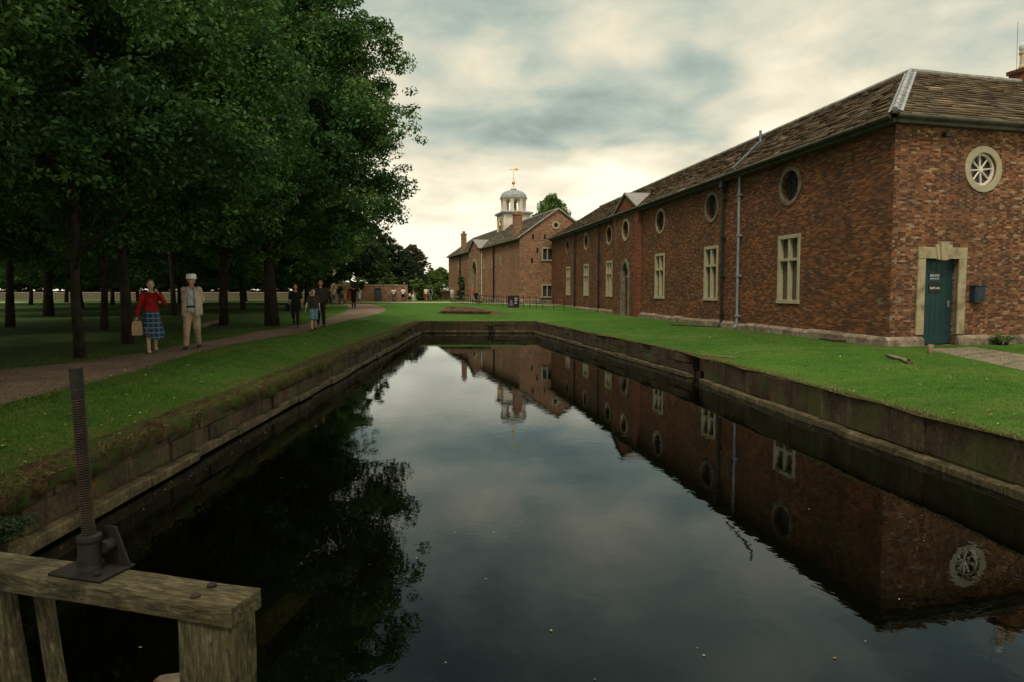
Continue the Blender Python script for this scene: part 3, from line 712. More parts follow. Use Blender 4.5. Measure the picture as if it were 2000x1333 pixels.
def sign(fr, s_, z_, w, h, off, bmat, lines, parent):
    mb = MB(); mb.fbox(fr, s_ - w / 2, s_ + w / 2, z_ - h / 2, z_ + h / 2, off, off + .012); o = mb.build('sign', bmat, parent)
    o.data.materials.append(M('sign_white'))
    import bmesh
    bm = bmesh.new(); bm.from_mesh(o.data)
    for (tx, dz_, size) in lines:
        me, _ = text_bm(fr, s_, z_ + dz_, off + .0155, size, tx, None, parent)
        k0 = len(bm.faces); bm.from_mesh(me); bm.faces.ensure_lookup_table()
        for fc in bm.faces[k0:]: fc.material_index = 1
    bm.to_mesh(o.data); bm.free(); return o
s1, z1 = FE.at(1834, 543); s2, z2 = FE.at(1834, 563)
sign(FE, s1, z1 + .02, .42, .24, -.163, 'sign_teal', [('FIRE EXIT', .045, .085), ('KEEP CLEAR', -.045, .06)], gdoor)
sign(FE, s2, z2, .44, .28, -.161, 'sign_black', [('Staff only', .0, .1)], gdoor)
# wall box, floodlight
bs, bz = FE.at(1903, 574)
mb = MB(); mb.fbox(FE, bs - .19, bs + .19, bz - .25, bz + .22, .0, .2); mb.fbox(FE, bs - .21, bs + .21, bz + .22, bz + .25, .0, .225); mb.fbox(FE, bs - .13, bs + .14, bz - .18, bz + .14, .2, .212)
wb = mb.build('post_box', 'box_blue', origin=FE.pt(bs, bz, .1), bevel=.008); tag(wb, 'small dark blue box fixed to the brick wall right of the teal door', 'wall box')
fs_, fz = FE.at(1842, 266)
mb = MB(); mb.fbox(FE, fs_ - .13, fs_ + .13, fz - .07, fz + .07, .12, .24); mb.fbox(FE, fs_ - .03, fs_ + .03, fz - .02, fz + .05, .0, .13)
tag(mb.build('floodlight', 'black_iron', origin=FE.pt(fs_, fz, .1), bevel=.01), 'small black floodlight under the eaves above the teal door', 'lamp')
# roof
OV = .32
def wp(fr, a, z, off): return fr.pt(a, z, off)
A = FL.pt(0, ZT + .12, 0)
corner = C0 + FL.n * OV + FE.n * OV; corner = Vector((corner.x, corner.y, ZT + .1))
# ridge apex: offset HW from both walls
def inter(n1, n2, d1, d2):
    a = np.array([[n1.x, n1.y], [n2.x, n2.y]]); r = np.linalg.solve(a, np.array([d1, d2])); return Vector((C0.x + r[0], C0.y + r[1], 0))
apx = inter(FL.n, FE.n, -HW, -HW); apx.z = ZR
corner = inter(FL.n, FE.n, OV, OV); corner.z = ZT + .1
eL = FL.pt(LEN + .3, ZT + .1, OV); rL = FL.pt(LEN - HW, ZR, -HW)
eR = FE.pt(WID + .3, ZT + .1, OV); rR = FE.pt(WID + .3, ZR, -HW)
mb = MB(); slates(mb, corner, eL, apx, rL, 20, .46, seed=2, th=.03); slates(mb, corner, eR, apx, rR, 20, .46, seed=3, th=.03)
mb.quad([eL, FL.pt(LEN + .3, ZT + .1, -2 * HW), rL]); ic = inter(FL.n, FE.n, -2 * HW, -2 * HW); ic.z = ZT
mb.quad([apx, rL, FL.pt(LEN + .3, ZT, -2 * HW - .3), ic]); mb.quad([apx, rR, FE.pt(WID + .3, ZT, -2 * HW - .3), ic])
roof = mb.build('roof', 'slates', hall)
mb = MB()   # lead hip: two flat flashings and a roll
hv = (apx - corner).normalized()
for fr, e_ in ((FL, dl), (FE, de)):
    pl = [corner + hv * .0, apx, apx + e_ * .28, corner + e_ * .28]
    up_ = Vector((0, 0, .085)); mb.quad([p + up_ for p in pl]); mb.quad([pl[3] + up_, pl[2] + up_, pl[2], pl[3]])
N_ = 11
for k in range(N_): mb.tube([corner.lerp(apx, k / N_) + Vector((0, 0, .11)), corner.lerp(apx, (k + .97) / N_) + Vector((0, 0, .11))], [.07, .062], 8)
mb.build('hip_lead', 'lead', roof)
mb = MB()
for p, q in ((apx, rL), (apx, rR)):
    L = (q - p).length; k = 0; d = (q - p) / L; nseg = int(L / .55)
    for i in range(nseg):
        a = p + d * (i * L / nseg + .01); b = p + d * ((i + 1) * L / nseg - .01); mb.tube([a + Vector((0, 0, .03)), b + Vector((0, 0, .03))], .11 + rng.uniform(-.006, .006), 8)
mb.build('ridge_tile', 'ridge_stone', roof)
mb = MB()
mb.tube([FL.pt(-.2, ZT + .06, OV + .03), FL.pt(LEN + .2, ZT + .06, OV + .03)], .065, 8); mb.tube([FE.pt(-.25, ZT + .06, OV + .03), FE.pt(WID, ZT + .06, OV + .03)], .065, 8)
mb.fbox(FL, -.2, LEN, ZT - .12, ZT + .02, .0, .24); mb.fbox(FE, -.14, WID, ZT - .12, ZT + .02, .0, .237)
mb.fbox(FL, -.1, LEN, ZT - .02, ZT + .03, .0, .32); mb.fbox(FE, -.1, WID, ZT - .021, ZT + .031, .0, .318)
mb.build('gutter', 'gutter', hall)
def downpipe(fr, s_, zt_, zb, mat, parent, hopper=False, extra=None, r=.055):
    mb = MB(); mb.tube([fr.pt(s_, zb + .12, .13), fr.pt(s_, zt_, .13)], r, 8)
    mb.tube([fr.pt(s_, zb + .14, .13), fr.pt(s_, zb + .02, .24)], r, 8)
    z = zb + .5
    while z < zt_: mb.fbox(fr, s_ - r - .03, s_ + r + .03, z, z + .07, .0, .13 + r + .012); z += 1.7
    if hopper: wz = zt_; mb.fbox(fr, s_ - .16, s_ + .16, wz, wz + .28, .02, .28); mb.fbox(fr, s_ - .1, s_ + .1, wz - .15, wz, .05, .24)
    if extra: mb.tube(extra, r, 8)
    return mb.build('downpipe', mat, parent)
downpipe(FL, FL.at(1416, 500)[0], 7.1, .95, 'black_iron', hall, True, r=.07)
s_, _ = FL.at(1447, 500)
downpipe(FL, s_, 7.5, .95, 'grey_pipe', hall, extra=[FL.pt(s_, 7.45, .13), FL.pt(s_, 7.7, .42), FL.pt(s_ - .55, 8.25, .0), FL.pt(s_ - .95, 8.6, -.25), FL.pt(s_ - .95, 9.05, -.25)])
downpipe(FL, FL.at(1172, 540)[0], 7.4, .95, 'black_iron', hall, True); downpipe(FL, FL.at(1125, 540)[0], 7.4, .95, 'black_iron', hall, True)
# chimney on the right wing
cp = P(1990, 200, 25.5)
ch = MB(); Mr = Matrix.Rotation(-math.atan2(de.y, de.x) * -1, 3, 'Z')

def uvbox(mb, c, sz, M3):
    hx, hy, hz = sz[0] / 2, sz[1] / 2, sz[2] / 2; cs4 = [Vector(c) + M3 @ Vector((x, y, -hz)) for x, y in ((-hx, -hy), (hx, -hy), (hx, hy), (-hx, hy))]; up3 = Vector((0, 0, sz[2]))
    for k in range(4): a, b = cs4[k], cs4[(k + 1) % 4]; mb.quad([a, b, b + up3, a + up3], [(k, a.z), (k + (a - b).length, a.z), (k + (a - b).length, a.z + sz[2]), (k, a.z + sz[2])])
    mb.quad([q + up3 for q in cs4])
uvbox(ch, (cp.x + .36, cp.y, 10.0), (.9, .9, 1.5), Mr); uvbox(ch, (cp.x + .36, cp.y, 10.78), (1.02, 1.02, .14), Mr); chn = ch.build('chimney', 'brick_dark', hall)
mb = MB(); pc = Vector((cp.x + .04, cp.y - .1, 10.84)); mb.lathe([(.16, 0), (.15, .1), (.13, .15), (.125, .5), (.16, .55), (.16, .62), (.1, .62)], pc, 16); mb.lathe([(.16, 0), (.15, .1), (.13, .15), (.125, .5), (.16, .55), (.16, .62), (.1, .62)], pc + Vector((.5, .1, .02)), 16)
mb.build('chimney_pot', 'chimney_pot', chn)
mb = MB(); mb.ell(pc + Vector((0, 0, .78)), (.17, .17, .2)); mb.build('wire_cowl', 'glass_bulb', chn)
mb = MB(); mb.tube([pc + Vector((-.25, 0, -.6)), pc + Vector((-.28, 0, 1.7))], .007, 5); tag(mb.build('aerial', 'black_iron', origin=pc), 'thin upright aerial beside the right-hand chimney', 'aerial')

# ------------------------------------------------------------------ clock tower block
gx = P(1015, 530, 66.0); T0 = Vector((gx.x, gx.y, 0)); ds = Vector((-.277, 1, 0)).normalized(); dg_ = Vector((ds.y, -ds.x, 0))
FS = Frame(T0, ds, (-ds.y, ds.x)); FG = Frame(T0, dg_, (dg_.y, -dg_.x)); 
SL = 40.0; GW = 8.0; ET = 7.6; GA = 10.55; B0 = .95
blk = empty('stable_block', (T0.x, T0.y, 1.1), 'gabled brick block with arched gateway at the far end of the moat', 'building')
mb = MB()
asx, _ = FS.at(932, 560); au = FS.at(921, 550)[0]; al = FS.at(942, 550)[0]
smalls = [FS.at(px, py) for px, py in ((978, 511), (962, 514), (946, 516), (917, 517), (895, 522))]
low = [FS.at(px, py) for px, py in ((917, 553),)]
ops = [('rect', s_ - .38, s_ + .38, z_ - .6, z_ + .6) for s_, z_ in smalls] + [('rect', s_ - .4, s_ + .4, z_ - .9, z_ + .9) for s_, z_ in low]
ops = [o for o in ops if not (al - .5 < (o[1] + o[2]) / 2 < au + .5)]
wall_panel(mb, FS, 0, al, B0, ET, [o for o in ops if o[1] < al], .2); mb.build('wall', 'brick_far', blk); mb = MB(); wall_panel(mb, FS, au, SL, B0, ET, [o for o in ops if o[1] > au], .2)
mb.build('wall', 'brick_far', blk)
for i_, (s_, z_) in enumerate(smalls): cross_window(FS, s_, z_ - .6, z_ + .6, .38, blk, mat='stone', pn='far_glass', trans=0, t=.1, mull=.06)
for s_, z_ in low: cross_window(FS, s_, z_ - .9, z_ + .9, .4, blk, mat='stone', pn='far_glass', trans=.4, t=.1, mull=.06)
am = (au + al) / 2
mb = MB(); wall_panel(mb, FS, al, au, B0, ET, [('arch', am - 1.35, am + 1.35, B0, 4.7, 6.2)], 1.2, .3)
for a in (al, au): mb.quad([FS.pt(a, B0, 0), FS.pt(a, B0, .3), FS.pt(a, ET, .3), FS.pt(a, ET, 0)], [(0, B0), (.3, B0), (.3, ET), (0, ET)])
mb.build('gateway_bay', 'brick_far', blk)
mb = MB(); arch_ring(mb, FS, am, 1.32, 4.7, 6.17, B0, .35, .1, .36); mb.build('gateway_arch', 'stone', blk)
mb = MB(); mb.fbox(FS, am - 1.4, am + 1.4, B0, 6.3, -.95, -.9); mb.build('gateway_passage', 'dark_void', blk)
for k in range(9):
    for a in (al, au): mb = MB(); mb.fbox(FS, a - .2 if a == au else a, a if a == au else a + .2, 1.2 + k * .7, 1.55 + k * .7, .2, .335); mb.build('quoin', 'stone', blk)
pz = ET + 1.35
mb = MB(); mb.quad([FS.pt(al, ET, .31), FS.pt(au, ET, .31), FS.pt(am, pz - .1, .31)], [(al, ET), (au, ET), (am, pz)]); mb.build('pediment', 'brick_far', blk)
mb = MB(); ap = FS.pt(am, pz, .5); rdg = FS.pt(am, pz, -1.9)
for a in (al - .3, au + .3):
    l1 = FS.pt(a, ET + .05, .5); l2 = FS.pt(a, ET + .05, -.25); dn = Vector((0, 0, -.12))
    mb.quad([l1, ap, rdg, l2]); mb.quad([l1, ap, ap + dn, l1 + dn])
mb.build('pediment_roof', 'lead_pale', blk)
# gable wall
g1 = FG.at(1069.5, 497); g2 = FG.at(1069, 569); g3 = FG.at(1085.5, 440)
mb = MB(); wall_panel(mb, FG, 0, GW, B0, ET, [('rect', g1[0] - .62, g1[0] + .62, g1[1] - .68, g1[1] + .68), ('rect', g2[0] - .62, g2[0] + .62, g2[1] - .68, g2[1] + .68)], .2)
mb.quad([FG.pt(0, ET), FG.pt(GW, ET), FG.pt(GW / 2, GA)], [(0, ET), (GW, ET), (GW / 2, GA)])
mb.quad([FG.pt(GW, B0), FG.pt(GW, B0, -SL), FG.pt(GW, ET, -SL), FG.pt(GW, ET)], [(0, B0), (SL, B0), (SL, ET), (0, ET)])
e0 = FS.pt(SL, B0); e1 = FS.pt(SL, B0, -GW)
mb.quad([e0, e1, Vector((e1.x, e1.y, ET)), Vector((e0.x, e0.y, ET))], [(0, B0), (GW, B0), (GW, ET), (0, ET)]); em = e0.lerp(e1, .5)
mb.quad([Vector((e0.x, e0.y, ET)), Vector((e1.x, e1.y, ET)), Vector((em.x, em.y, GA))], [(0, ET), (GW, ET), (GW / 2, GA)])
mb.build('gable_wall', 'brick_far', blk)
cross_window(FG, g1[0], g1[1] - .68, g1[1] + .68, .62, blk, mat='stone_frame', pn='far_glass', trans=0, t=.14, sill=.06)
cross_window(FG, g2[0], g2[1] - .68, g2[1] + .68, .62, blk, mat='stone_frame', pn='far_glass', trans=0, t=.14, sill=.12)
mb = MB(); mb.ring(FG, g3[0], g3[1], .22, .42, .0, .06, 24); rw_ = mb.build('round_window', 'stone_frame', blk); mb = MB(); mb.ring(FG, g3[0], g3[1], .01, .23, .0, .02, 24); mb.build('pane', 'dark_void', rw_)
mb = MB()
for px, py in ((1041, 462), (1064, 463), (1090, 463), (1049.5, 489), (1039, 509)):
    a, z = FG.at(px, py); mb = MB(); mb.fbox(FG, a - .09, a + .09, z - .25, z + .25, .0, .012); mb.build('vent_slit', 'dark_void', blk)
plinth(FS, 0, al, 1.6, blk, 0, 21, d=.12); plinth(FS, au, SL, 1.6, blk, 0, 22, d=.12); plinth(FG, 0, 4, 1.62, blk, 0, 23, d=.12)
OV2 = .25
mb = MB(); ra = FG.pt(GW / 2, GA + .05, .1); rb = FG.pt(GW / 2, GA + .05, -SL - .1)
slates(mb, FS.pt(-.12, ET - .05, OV2), FS.pt(SL + .12, ET - .05, OV2), ra, rb, 14, .7, .04, seed=7)
slates(mb, FG.pt(GW + OV2, ET - .05, .12), FG.pt(GW + OV2, ET - .05, -SL - .12), ra, rb, 8, .9, .04, seed=8)
rf2 = mb.build('roof', 'slates_far', blk)
mb = MB(); mb.tube([ra + Vector((0, 0, .05)), rb + Vector((0, 0, .05))], .12, 6)
for a, b in ((FS.pt(SL + .05, ET, OV2), rb), (FS.pt(-.05, ET, OV2 - .05), ra), (FG.pt(GW + OV2, ET, .1), ra)): mb.tube([a + Vector((0, 0, .08)), b + Vector((0, 0, .08))], .1, 6)
mb.build('coping', 'ridge_stone', rf2)
mb = MB(); mb.tube([FS.pt(0, ET - .05, OV2 + .05), FS.pt(al - .3, ET - .05, OV2 + .05)], .07, 6); mb.tube([FS.pt(au + .3, ET - .05, OV2 + .05), FS.pt(SL, ET - .05, OV2 + .05)], .07, 6); mb.build('gutter', 'black_iron', blk)
for px in (966, 900): downpipe(FS, FS.at(px, 550)[0], 7.45, 1.2, 'black_iron', blk, r=.09)
downpipe(FS, al - .25, 7.4, 1.2, 'white_paint', blk, r=.06)
for px, yt, D_, w in ((997, 415, None, 1.05), (896, 455, None, .9)):
    s_, _ = FS.at(px, 520); p = FS.pt(s_, 0, -.75); Mr = Matrix.Rotation(math.atan2(ds.y, ds.x), 3, 'Z')
    zt_ = CAMZ + (P(px, yt, p.y).z - CAMZ)
    mb = MB()
    def bxuv(c, sz):
        hx, hy = sz[0] / 2, sz[1] / 2; cs4 = [c + Mr @ Vector((x, y, 0)) for x, y in ((-hx, -hy), (hx, -hy), (hx, hy), (-hx, hy))]
        for k in range(4):
            a, b = cs4[k], cs4[(k + 1) % 4]; L = (a - b).length
            mb.quad([a, b, b + Vector((0, 0, sz[2])), a + Vector((0, 0, sz[2]))], [(k, a.z), (k + L, a.z), (k + L, a.z + sz[2]), (k, a.z + sz[2])])
        mb.quad([q + Vector((0, 0, sz[2])) for q in cs4])
    bxuv(Vector((p.x, p.y, 7.2)), (w, w * .9, 1.1)); bxuv(Vector((p.x, p.y, 8.3)), (w * .8, w * .75, zt_ - 8.3 - .3)); bxuv(Vector((p.x, p.y, zt_ - .3)), (w * .95, w * .88, .16))
    if px == 896: bxuv(Vector((p.x, p.y, zt_ - .14)), (w * .4, w * .4, .35))
    else: bxuv(Vector((p.x, p.y, zt_ - .14)), (w * .6, w * .6, .2))
    mb.build('chimney', 'brick_far', blk)
# ivy on wall
def leaves_blob(name, parent_or_none, pts, size, mat, seed, **tg):
    pass
# tower
tp = P(1003, 450, 86.5); TC = Vector((tp.x, tp.y, 0)); Mt = Matrix.Rotation(math.atan2(dg_.y, dg_.x), 3, 'Z')
tw = empty('clock_tower', (TC.x, TC.y, 9.0), 'white clock turret with lead dome and gilded weather vane above the far roof', 'clock tower')
def tz(py): return P(1003, py, TC.y).z
zt = tz(421)
mb = MB(); mb.box((TC.x, TC.y, (8.2 + zt) / 2), (3.4, 3.4, zt - 8.2), Mt)
for s1_ in (-1, 1):
    for s2_ in (-1, 1): mb.box(TC + Mt @ Vector((s1_ * 1.66, s2_ * 1.66, (8.2 + zt) / 2)), (.22, .22, zt - 8.25), Mt)
mb.build('turret_box', 'white_paint', tw, bevel=.02)
mb = MB(); mb.box((TC.x, TC.y, zt + .06), (3.9, 3.9, .14), Mt); mb.box((TC.x, TC.y, zt + .19), (4.1, 4.1, .12), Mt); mb.box((TC.x, TC.y, zt + .32), (3.9, 3.9, .14), Mt, .82); mb.build('cornice', 'lead', tw)
for sgn, nm in ((0, 'clock_face'), (1, 'clock_face')):
    nn = Mt @ Vector((-1, 0, 0)) if sgn == 0 else Mt @ Vector((0, -1, 0)); dd_ = Mt @ Vector((0, 1, 0)) if sgn == 0 else Mt @ Vector((1, 0, 0))
    fr = Frame(TC + nn * 1.705, dd_, nn)
    if sgn == 0:
        mb = MB(); mb.ring(fr, 0, zt - 1.35, .01, 1.0, .0, .05, 32); cf = mb.build('clock_face', 'sign_black', tw)
        mb = MB(); mb.ring(fr, 0, zt - 1.35, .95, 1.08, .03, .08, 32)
        for k in range(12):
            th = k * math.pi / 6; mb.tube([fr.pt(.72 * math.cos(th), zt - 1.35 + .72 * math.sin(th), .06), fr.pt(.88 * math.cos(th), zt - 1.35 + .88 * math.sin(th), .06)], .035, 5)
        mb.tube([fr.pt(0, zt - 1.35, .08), fr.pt(.25, zt - .95, .08)], .04, 5); mb.tube([fr.pt(0, zt - 1.35, .08), fr.pt(-.2, zt - 2.0, .08)], .03, 5)
        mb.build('clock_ring', 'gold', cf)
zl0 = zt + .4; zl1 = tz(391)
for k in range(8):
    th = math.pi / 8 + k * math.pi / 4; c = TC + Mt @ Vector((1.42 * math.cos(th), 1.42 * math.sin(th), 0)); Mk = Mt @ Matrix.Rotation(th, 3, 'Z')
    mb = MB(); mb.box((c.x, c.y, (zl0 + zl1) / 2), (.36, .44, zl1 - zl0), Mk); mb.box((c.x, c.y, zl0 + .12), (.44, .52, .24), Mk); mb.box((c.x, c.y, zl1 - .1), (.44, .52, .18), Mk); mb.build('column', 'white_paint', tw, bevel=.01)
mb = MB(); mb.lathe([(1.6, zl1 - .02), (1.72, zl1 + .05), (1.72, zl1 + .12), (.5, zl1 + .12)], TC, 8, Mt @ Matrix.Rotation(math.pi / 8, 3, 'Z')); mb.lathe([(1.35, zl0 - .1), (1.5, zl0 - .1), (1.5, zl0 + .05), (.4, zl0 + .05)], TC, 8, Mt @ Matrix.Rotation(math.pi / 8, 3, 'Z')); mb.build('lantern_ring', 'white_paint', tw)
mb = MB(); mb.box((TC.x, TC.y, zl0 + 1.25), (1.9, .08, .08), Mt); mb.lathe([(.3, zl0 + .5), (.28, zl0 + .6), (.2, zl0 + .95), (.08, zl0 + 1.1), (.04, zl0 + 1.25)], TC, 14); mb.build('bell', 'cast_iron', tw)
zd = tz(373); prof = [(1.80, zl1 + .12), (1.78, zl1 + .18)]
for k in range(9):
    t = k / 9; prof.append((1.62 * math.cos(t * math.pi / 2) ** .8 + .06, zl1 + .2 + (zd - zl1 - .2) * math.sin(t * math.pi / 2)))
prof += [(.42, zd + .02), (.45, zd + .12), (.36, zd + .2)]
mb = MB(); mb.lathe(prof, TC, 16, Mt)
for k in range(16):
    th = 2 * math.pi * k / 16; mb.tube([TC + Mt @ Vector((r * 1.01 * math.cos(th), r * 1.01 * math.sin(th), z)) for r, z in prof[1:-3]], .035, 5)
mb.build('dome', 'lead', tw, smooth=False)
mb = MB(); zb_ = tz(357.5); mb.lathe([(.36, zd + .2), (.3, zd + .35), (.12, zd + .5), (.1, zb_ - .35), (.05, zb_ - .2)], TC, 12); mb.build('finial_base', 'white_paint', tw)
mb = MB(); mb.ell((TC.x, TC.y, zb_), (.23, .23, .25)); zv = tz(330); mb.tube([(TC.x, TC.y, zb_), (TC.x, TC.y, zv)], .028, 6)
mb.ell((TC.x, TC.y, zb_ + .55), (.07, .07, .1), 8)
v0 = Vector((TC.x, TC.y, zv - .1)); 
mb.tube([v0 + Vector((-.35, 0, 0)), v0 + Vector((.25, 0, 0))], .025, 6)
mb.add([v0 + Vector(p) for p in ((.1, -.015, -.1), (.5, -.015, -.14), (.62, -.015, .02), (.5, -.015, .15), (.12, -.015, .1), (.1, .015, -.1), (.5, .015, -.14), (.62, .015, .02), (.5, .015, .15), (.12, .015, .1))], [[0, 1, 2, 3, 4], [5, 6, 7, 8, 9], [0, 1, 6, 5], [1, 2, 7, 6], [2, 3, 8, 7], [3, 4, 9, 8], [4, 0, 5, 9]])
mb.add([v0 + Vector(p) for p in ((-.55, 0, 0), (-.33, -.02, .1), (-.33, -.02, -.1), (-.33, .02, .1), (-.33, .02, -.1))], [[0, 1, 2], [0, 3, 4], [1, 2, 4, 3], [0, 1, 3], [0, 2, 4]])
mb.build('weather_vane', 'gold', tw, smooth=False)

# ------------------------------------------------------------------ garden walls
def garden_wall(a, b, h, label, mat='brick_garden', door=None, th=.35):
    a = Vector((a[0], a[1], 0)); b = Vector((b[0], b[1], 0)); d = (b - a).normalized(); nn = Vector((d.y, -d.x, 0)); L = (b - a).length
    fr = Frame(a, d, nn); r = empty('garden_wall', (a.x, a.y, 1.1), label, 'wall')
    mb = MB(); ops = [('arch', door[0], door[1], 1.0, door[2] - .18, door[2])] if door else []
    wall_panel(mb, fr, 0, L, 1.0, 1.13 + h, ops, .25)
    mb.quad([fr.pt(0, 1, -th), fr.pt(L, 1, -th), fr.pt(L, 1.13 + h, -th), fr.pt(0, 1.13 + h, -th)], [(0, 1), (L, 1), (L, 1.13 + h), (0, 1.13 + h)])
    for s_ in (0, L): mb.quad([fr.pt(s_, 1), fr.pt(s_, 1, -th), fr.pt(s_, 1.13 + h, -th), fr.pt(s_, 1.13 + h)], [(0, 1), (th, 1), (th, 1.13 + h), (0, 1.13 + h)])
    mb.build('wall', mat, r)
    mb = MB(); x = 0
    while x < L: w = rng.uniform(.6, 1.0); x1 = min(L, x + w); mb.fbox(fr, x + .004, x1 - .004, 1.13 + h, 1.13 + h + .12 + rng.uniform(-.01, .01), -th - .06, .06); x += w
    mb.build('coping', 'stone', r, bevel=.01)
    if door:
        mb = MB(); mb.fbox(fr, door[0], door[1], 1.1, door[2], -.2, -.15)
        for k in range(6):
            w = (door[1] - door[0]) / 6; mb.fbox(fr, door[0] + k * w + .01, door[0] + (k + 1) * w - .01, 1.12, door[2] - .05, -.15, -.12)
        mb.build('door', 'door_grey', r)
    return r, fr
WD = 84.0
wa = P(652, 587, WD); wb_ = P(796, 587, WD); d0 = P(730.5, 587, WD).x - wa.x; d1 = P(745, 587, WD).x - wa.x
garden_wall(wa, wb_, P(700, 556.5, WD).z - 1.25, 'red brick garden wall with pale coping and a grey arched door', door=(d0, d1, P(737, 563, WD).z))
wc = P(817, 587, 92); wd_ = P(879, 587, 98)
garden_wall(wc, wd_, P(850, 568, 95).z - 1.25, 'weathered brown garden wall running into the corner of the far block', 'brick_low')
# pier with urn-like ornament at left end of the wall
op = P(654, 587, WD + .3)
mb = MB(); mb.lathe([(.32, 3.3), (.3, 3.6), (.16, 3.8), (.2, 4.1), (.34, 4.35), (.2, 4.6), (.14, 5.0), (.2, 5.1), (.1, 5.4)], Vector((op.x, op.y, -.2)), 12); mb.box((op.x, op.y, 2.2), (.8, .6, 2.0))
tag(mb.build('gate_pier', 'stone', origin=(op.x, op.y, 1.1)), 'pale stone pier with carved finial at the left end of the red garden wall', 'gate pier')
op = P(812, 587, 90)
mb = MB(); mb.box((op.x, op.y, 2.1), (.7, .7, 2.2)); mb.box((op.x, op.y, 3.25), (.9, .9, .15)); mb.lathe([(.3, 3.3), (.36, 3.5), (.3, 3.75), (.1, 3.9)], Vector((op.x, op.y, 0)), 12)
tag(mb.build('gate_pier', 'stone', origin=(op.x, op.y, 1.1), bevel=.02), 'stone gate pier right of the dark gateway between the garden walls', 'gate pier')
# far pale wall beyond the grove
fa_, fb_ = P(-60, 583, 100), P(640, 583, 100)
garden_wall(fa_, fb_, .95, 'long low brown wall beyond the meadow behind the grove', 'brick_low')
pf = empty('picket_fence', (fa_.x, 97, 1.13), 'far off pale picket fence in the meadow beyond the trees', 'fence')
mb = MB(); x = fa_.x
while x < -16:
    mb.box((x, 96, 1.65), (.2, .06, 1.0 + rng.uniform(-.05, .05)))
    x += .42
pk = mb.build('picket', 'pale_fence', pf); mb = MB(); mb.box(((fa_.x - 16) / 2, 96.06, 1.5), (-16 - fa_.x, .05, .1)); mb.box(((fa_.x - 16) / 2, 96.06, 1.95), (-16 - fa_.x, .05, .1)); mb.build('rail', 'pale_fence', pf)

# low wedge of brick beyond the moat end
mb = MB(); q = [G(852, 617, 1.0), G(1010, 618, 1.0)]; a, b = q; fr = Frame(a, (b - a).normalized(), ((b - a).normalized().y, -(b - a).normalized().x)); L = (b - a).length
prof = [(0, 1.10), (.6, 1.50), (.9, 1.56), (2.2, 1.53), (3.1, 1.36), (4.0, 1.20), (L, 1.02)]
for k in range(len(prof) - 1):
    (x0, h0), (x1, h1) = prof[k], prof[k + 1]
    for o1, o0 in ((0, None), (-.5, None)): mb.quad([fr.pt(x0, .7, o1), fr.pt(x1, .7, o1), fr.pt(x1, h1, o1), fr.pt(x0, h0, o1)], [(x0, .7), (x1, .7), (x1, h1), (x0, h0)])
    mb.quad([fr.pt(x0, h0, 0), fr.pt(x1, h1, 0), fr.pt(x1, h1, -.5), fr.pt(x0, h0, -.5)], [(x0, 0), (x1, 0), (x1, .5), (x0, .5)])
wr = empty('low_wall', (a.x, a.y, 1.0), 'low wedge shaped ruin of brown brick in the grass beyond the moat end', 'low wall'); mb.build('brickwork', 'brick_low', wr)
mb = MB(); mb.fbox(fr, .3, 3.4, 1.24, 1.32, -.1, .09); mb.fbox(fr, .9, 1.02, 1.0, 1.5, -.1, .045); mb.build('string_course', 'soil_stone', wr, bevel=.01)
mb = MB()
for k in range(len(prof) - 1):
    (x0, h0), (x1, h1) = prof[k], prof[k + 1]; mb.add([fr.pt(x0, h0 + .01, -.02), fr.pt(x1, h1 + .01, -.02), fr.pt(x1, 1.10, -3.2), fr.pt(x0, 1.10, -3.2)], [[0, 1, 2, 3]])
mb.build('turf_top', 'lawn', wr)

# ------------------------------------------------------------------ iron fence and poster board
fp = [G(1102, 603, 1.13), G(1060, 602.5, 1.13), G(1010, 601.5, 1.13), G(960, 598, 1.13), G(915, 595, 1.13), G(878, 591, 1.13)]
ife = empty('iron_fence', fp[0], 'thin rusty iron estate railing in front of the far block', 'fence')
tot = []; 
mbp = MB(); mr = MB(); k = 0
for i in range(len(fp) - 1):
    L = (fp[i + 1] - fp[i]).length; m_ = max(1, int(L / .62))
    for j in range(m_):
        p = fp[i].lerp(fp[i + 1], j / m_); z = gz(p.x, p.y)[0]
        pm = MB(); pm.box((p.x, p.y, z + .42), (.045, .035, 1.05), Matrix.Rotation(rng.uniform(-.03, .03), 3, 'Y')); pm.box((p.x, p.y, z + .93), (.08, .04, .06)); pm.build('post', 'rust_iron', ife)
    for h in (.25, .55, .85): mr.tube([fp[i] + Vector((0, 0, h)), fp[i + 1] + Vector((0, 0, h))], .008, 4)
mr.build('rail', 'rust_iron', ife)
bp_ = G(1002.5, 601, 1.13); br = empty('poster_board', bp_, 'dark poster board with a pink figure standing at the railing', 'sign board')
frb = Frame((bp_.x - .45, bp_.y - .25), (1, 0), (0, -1)); w_ = .92; h_ = .95
mb = MB(); mb.fbox(frb, -.02, w_ + .02, 1.11, 1.16 + h_, -.04, -.0); [mb.fbox(frb, x, x + .05, 1.1, 1.3, -.3, -.26) for x in (0, w_ - .05)]; mb.build('frame', 'black_iron', br)
mb = MB(); mb.fbox(frb, .02, w_ - .02, 1.17, 1.1 + h_, .0, .006); po = mb.build('poster', 'poster_dark', br)
mb = MB(); mb.lathe([(.20, 1.28), (.17, 1.4), (.08, 1.58), (.09, 1.66), (.02, 1.78)], frb.pt(.28, 0, .012), 10, Matrix.Diagonal((1, .04, 1))); mb.build('figure', 'poster_pink', po)
mb = MB()
for k, (z, w2) in enumerate(((1.88, .26), (1.8, .2), (1.7, .26), (1.55, .14), (1.46, .2))): mb.fbox(frb, .56, .56 + w2, z, z + .04, .006, .010)
mb.build('lettering', 'sign_white', po)

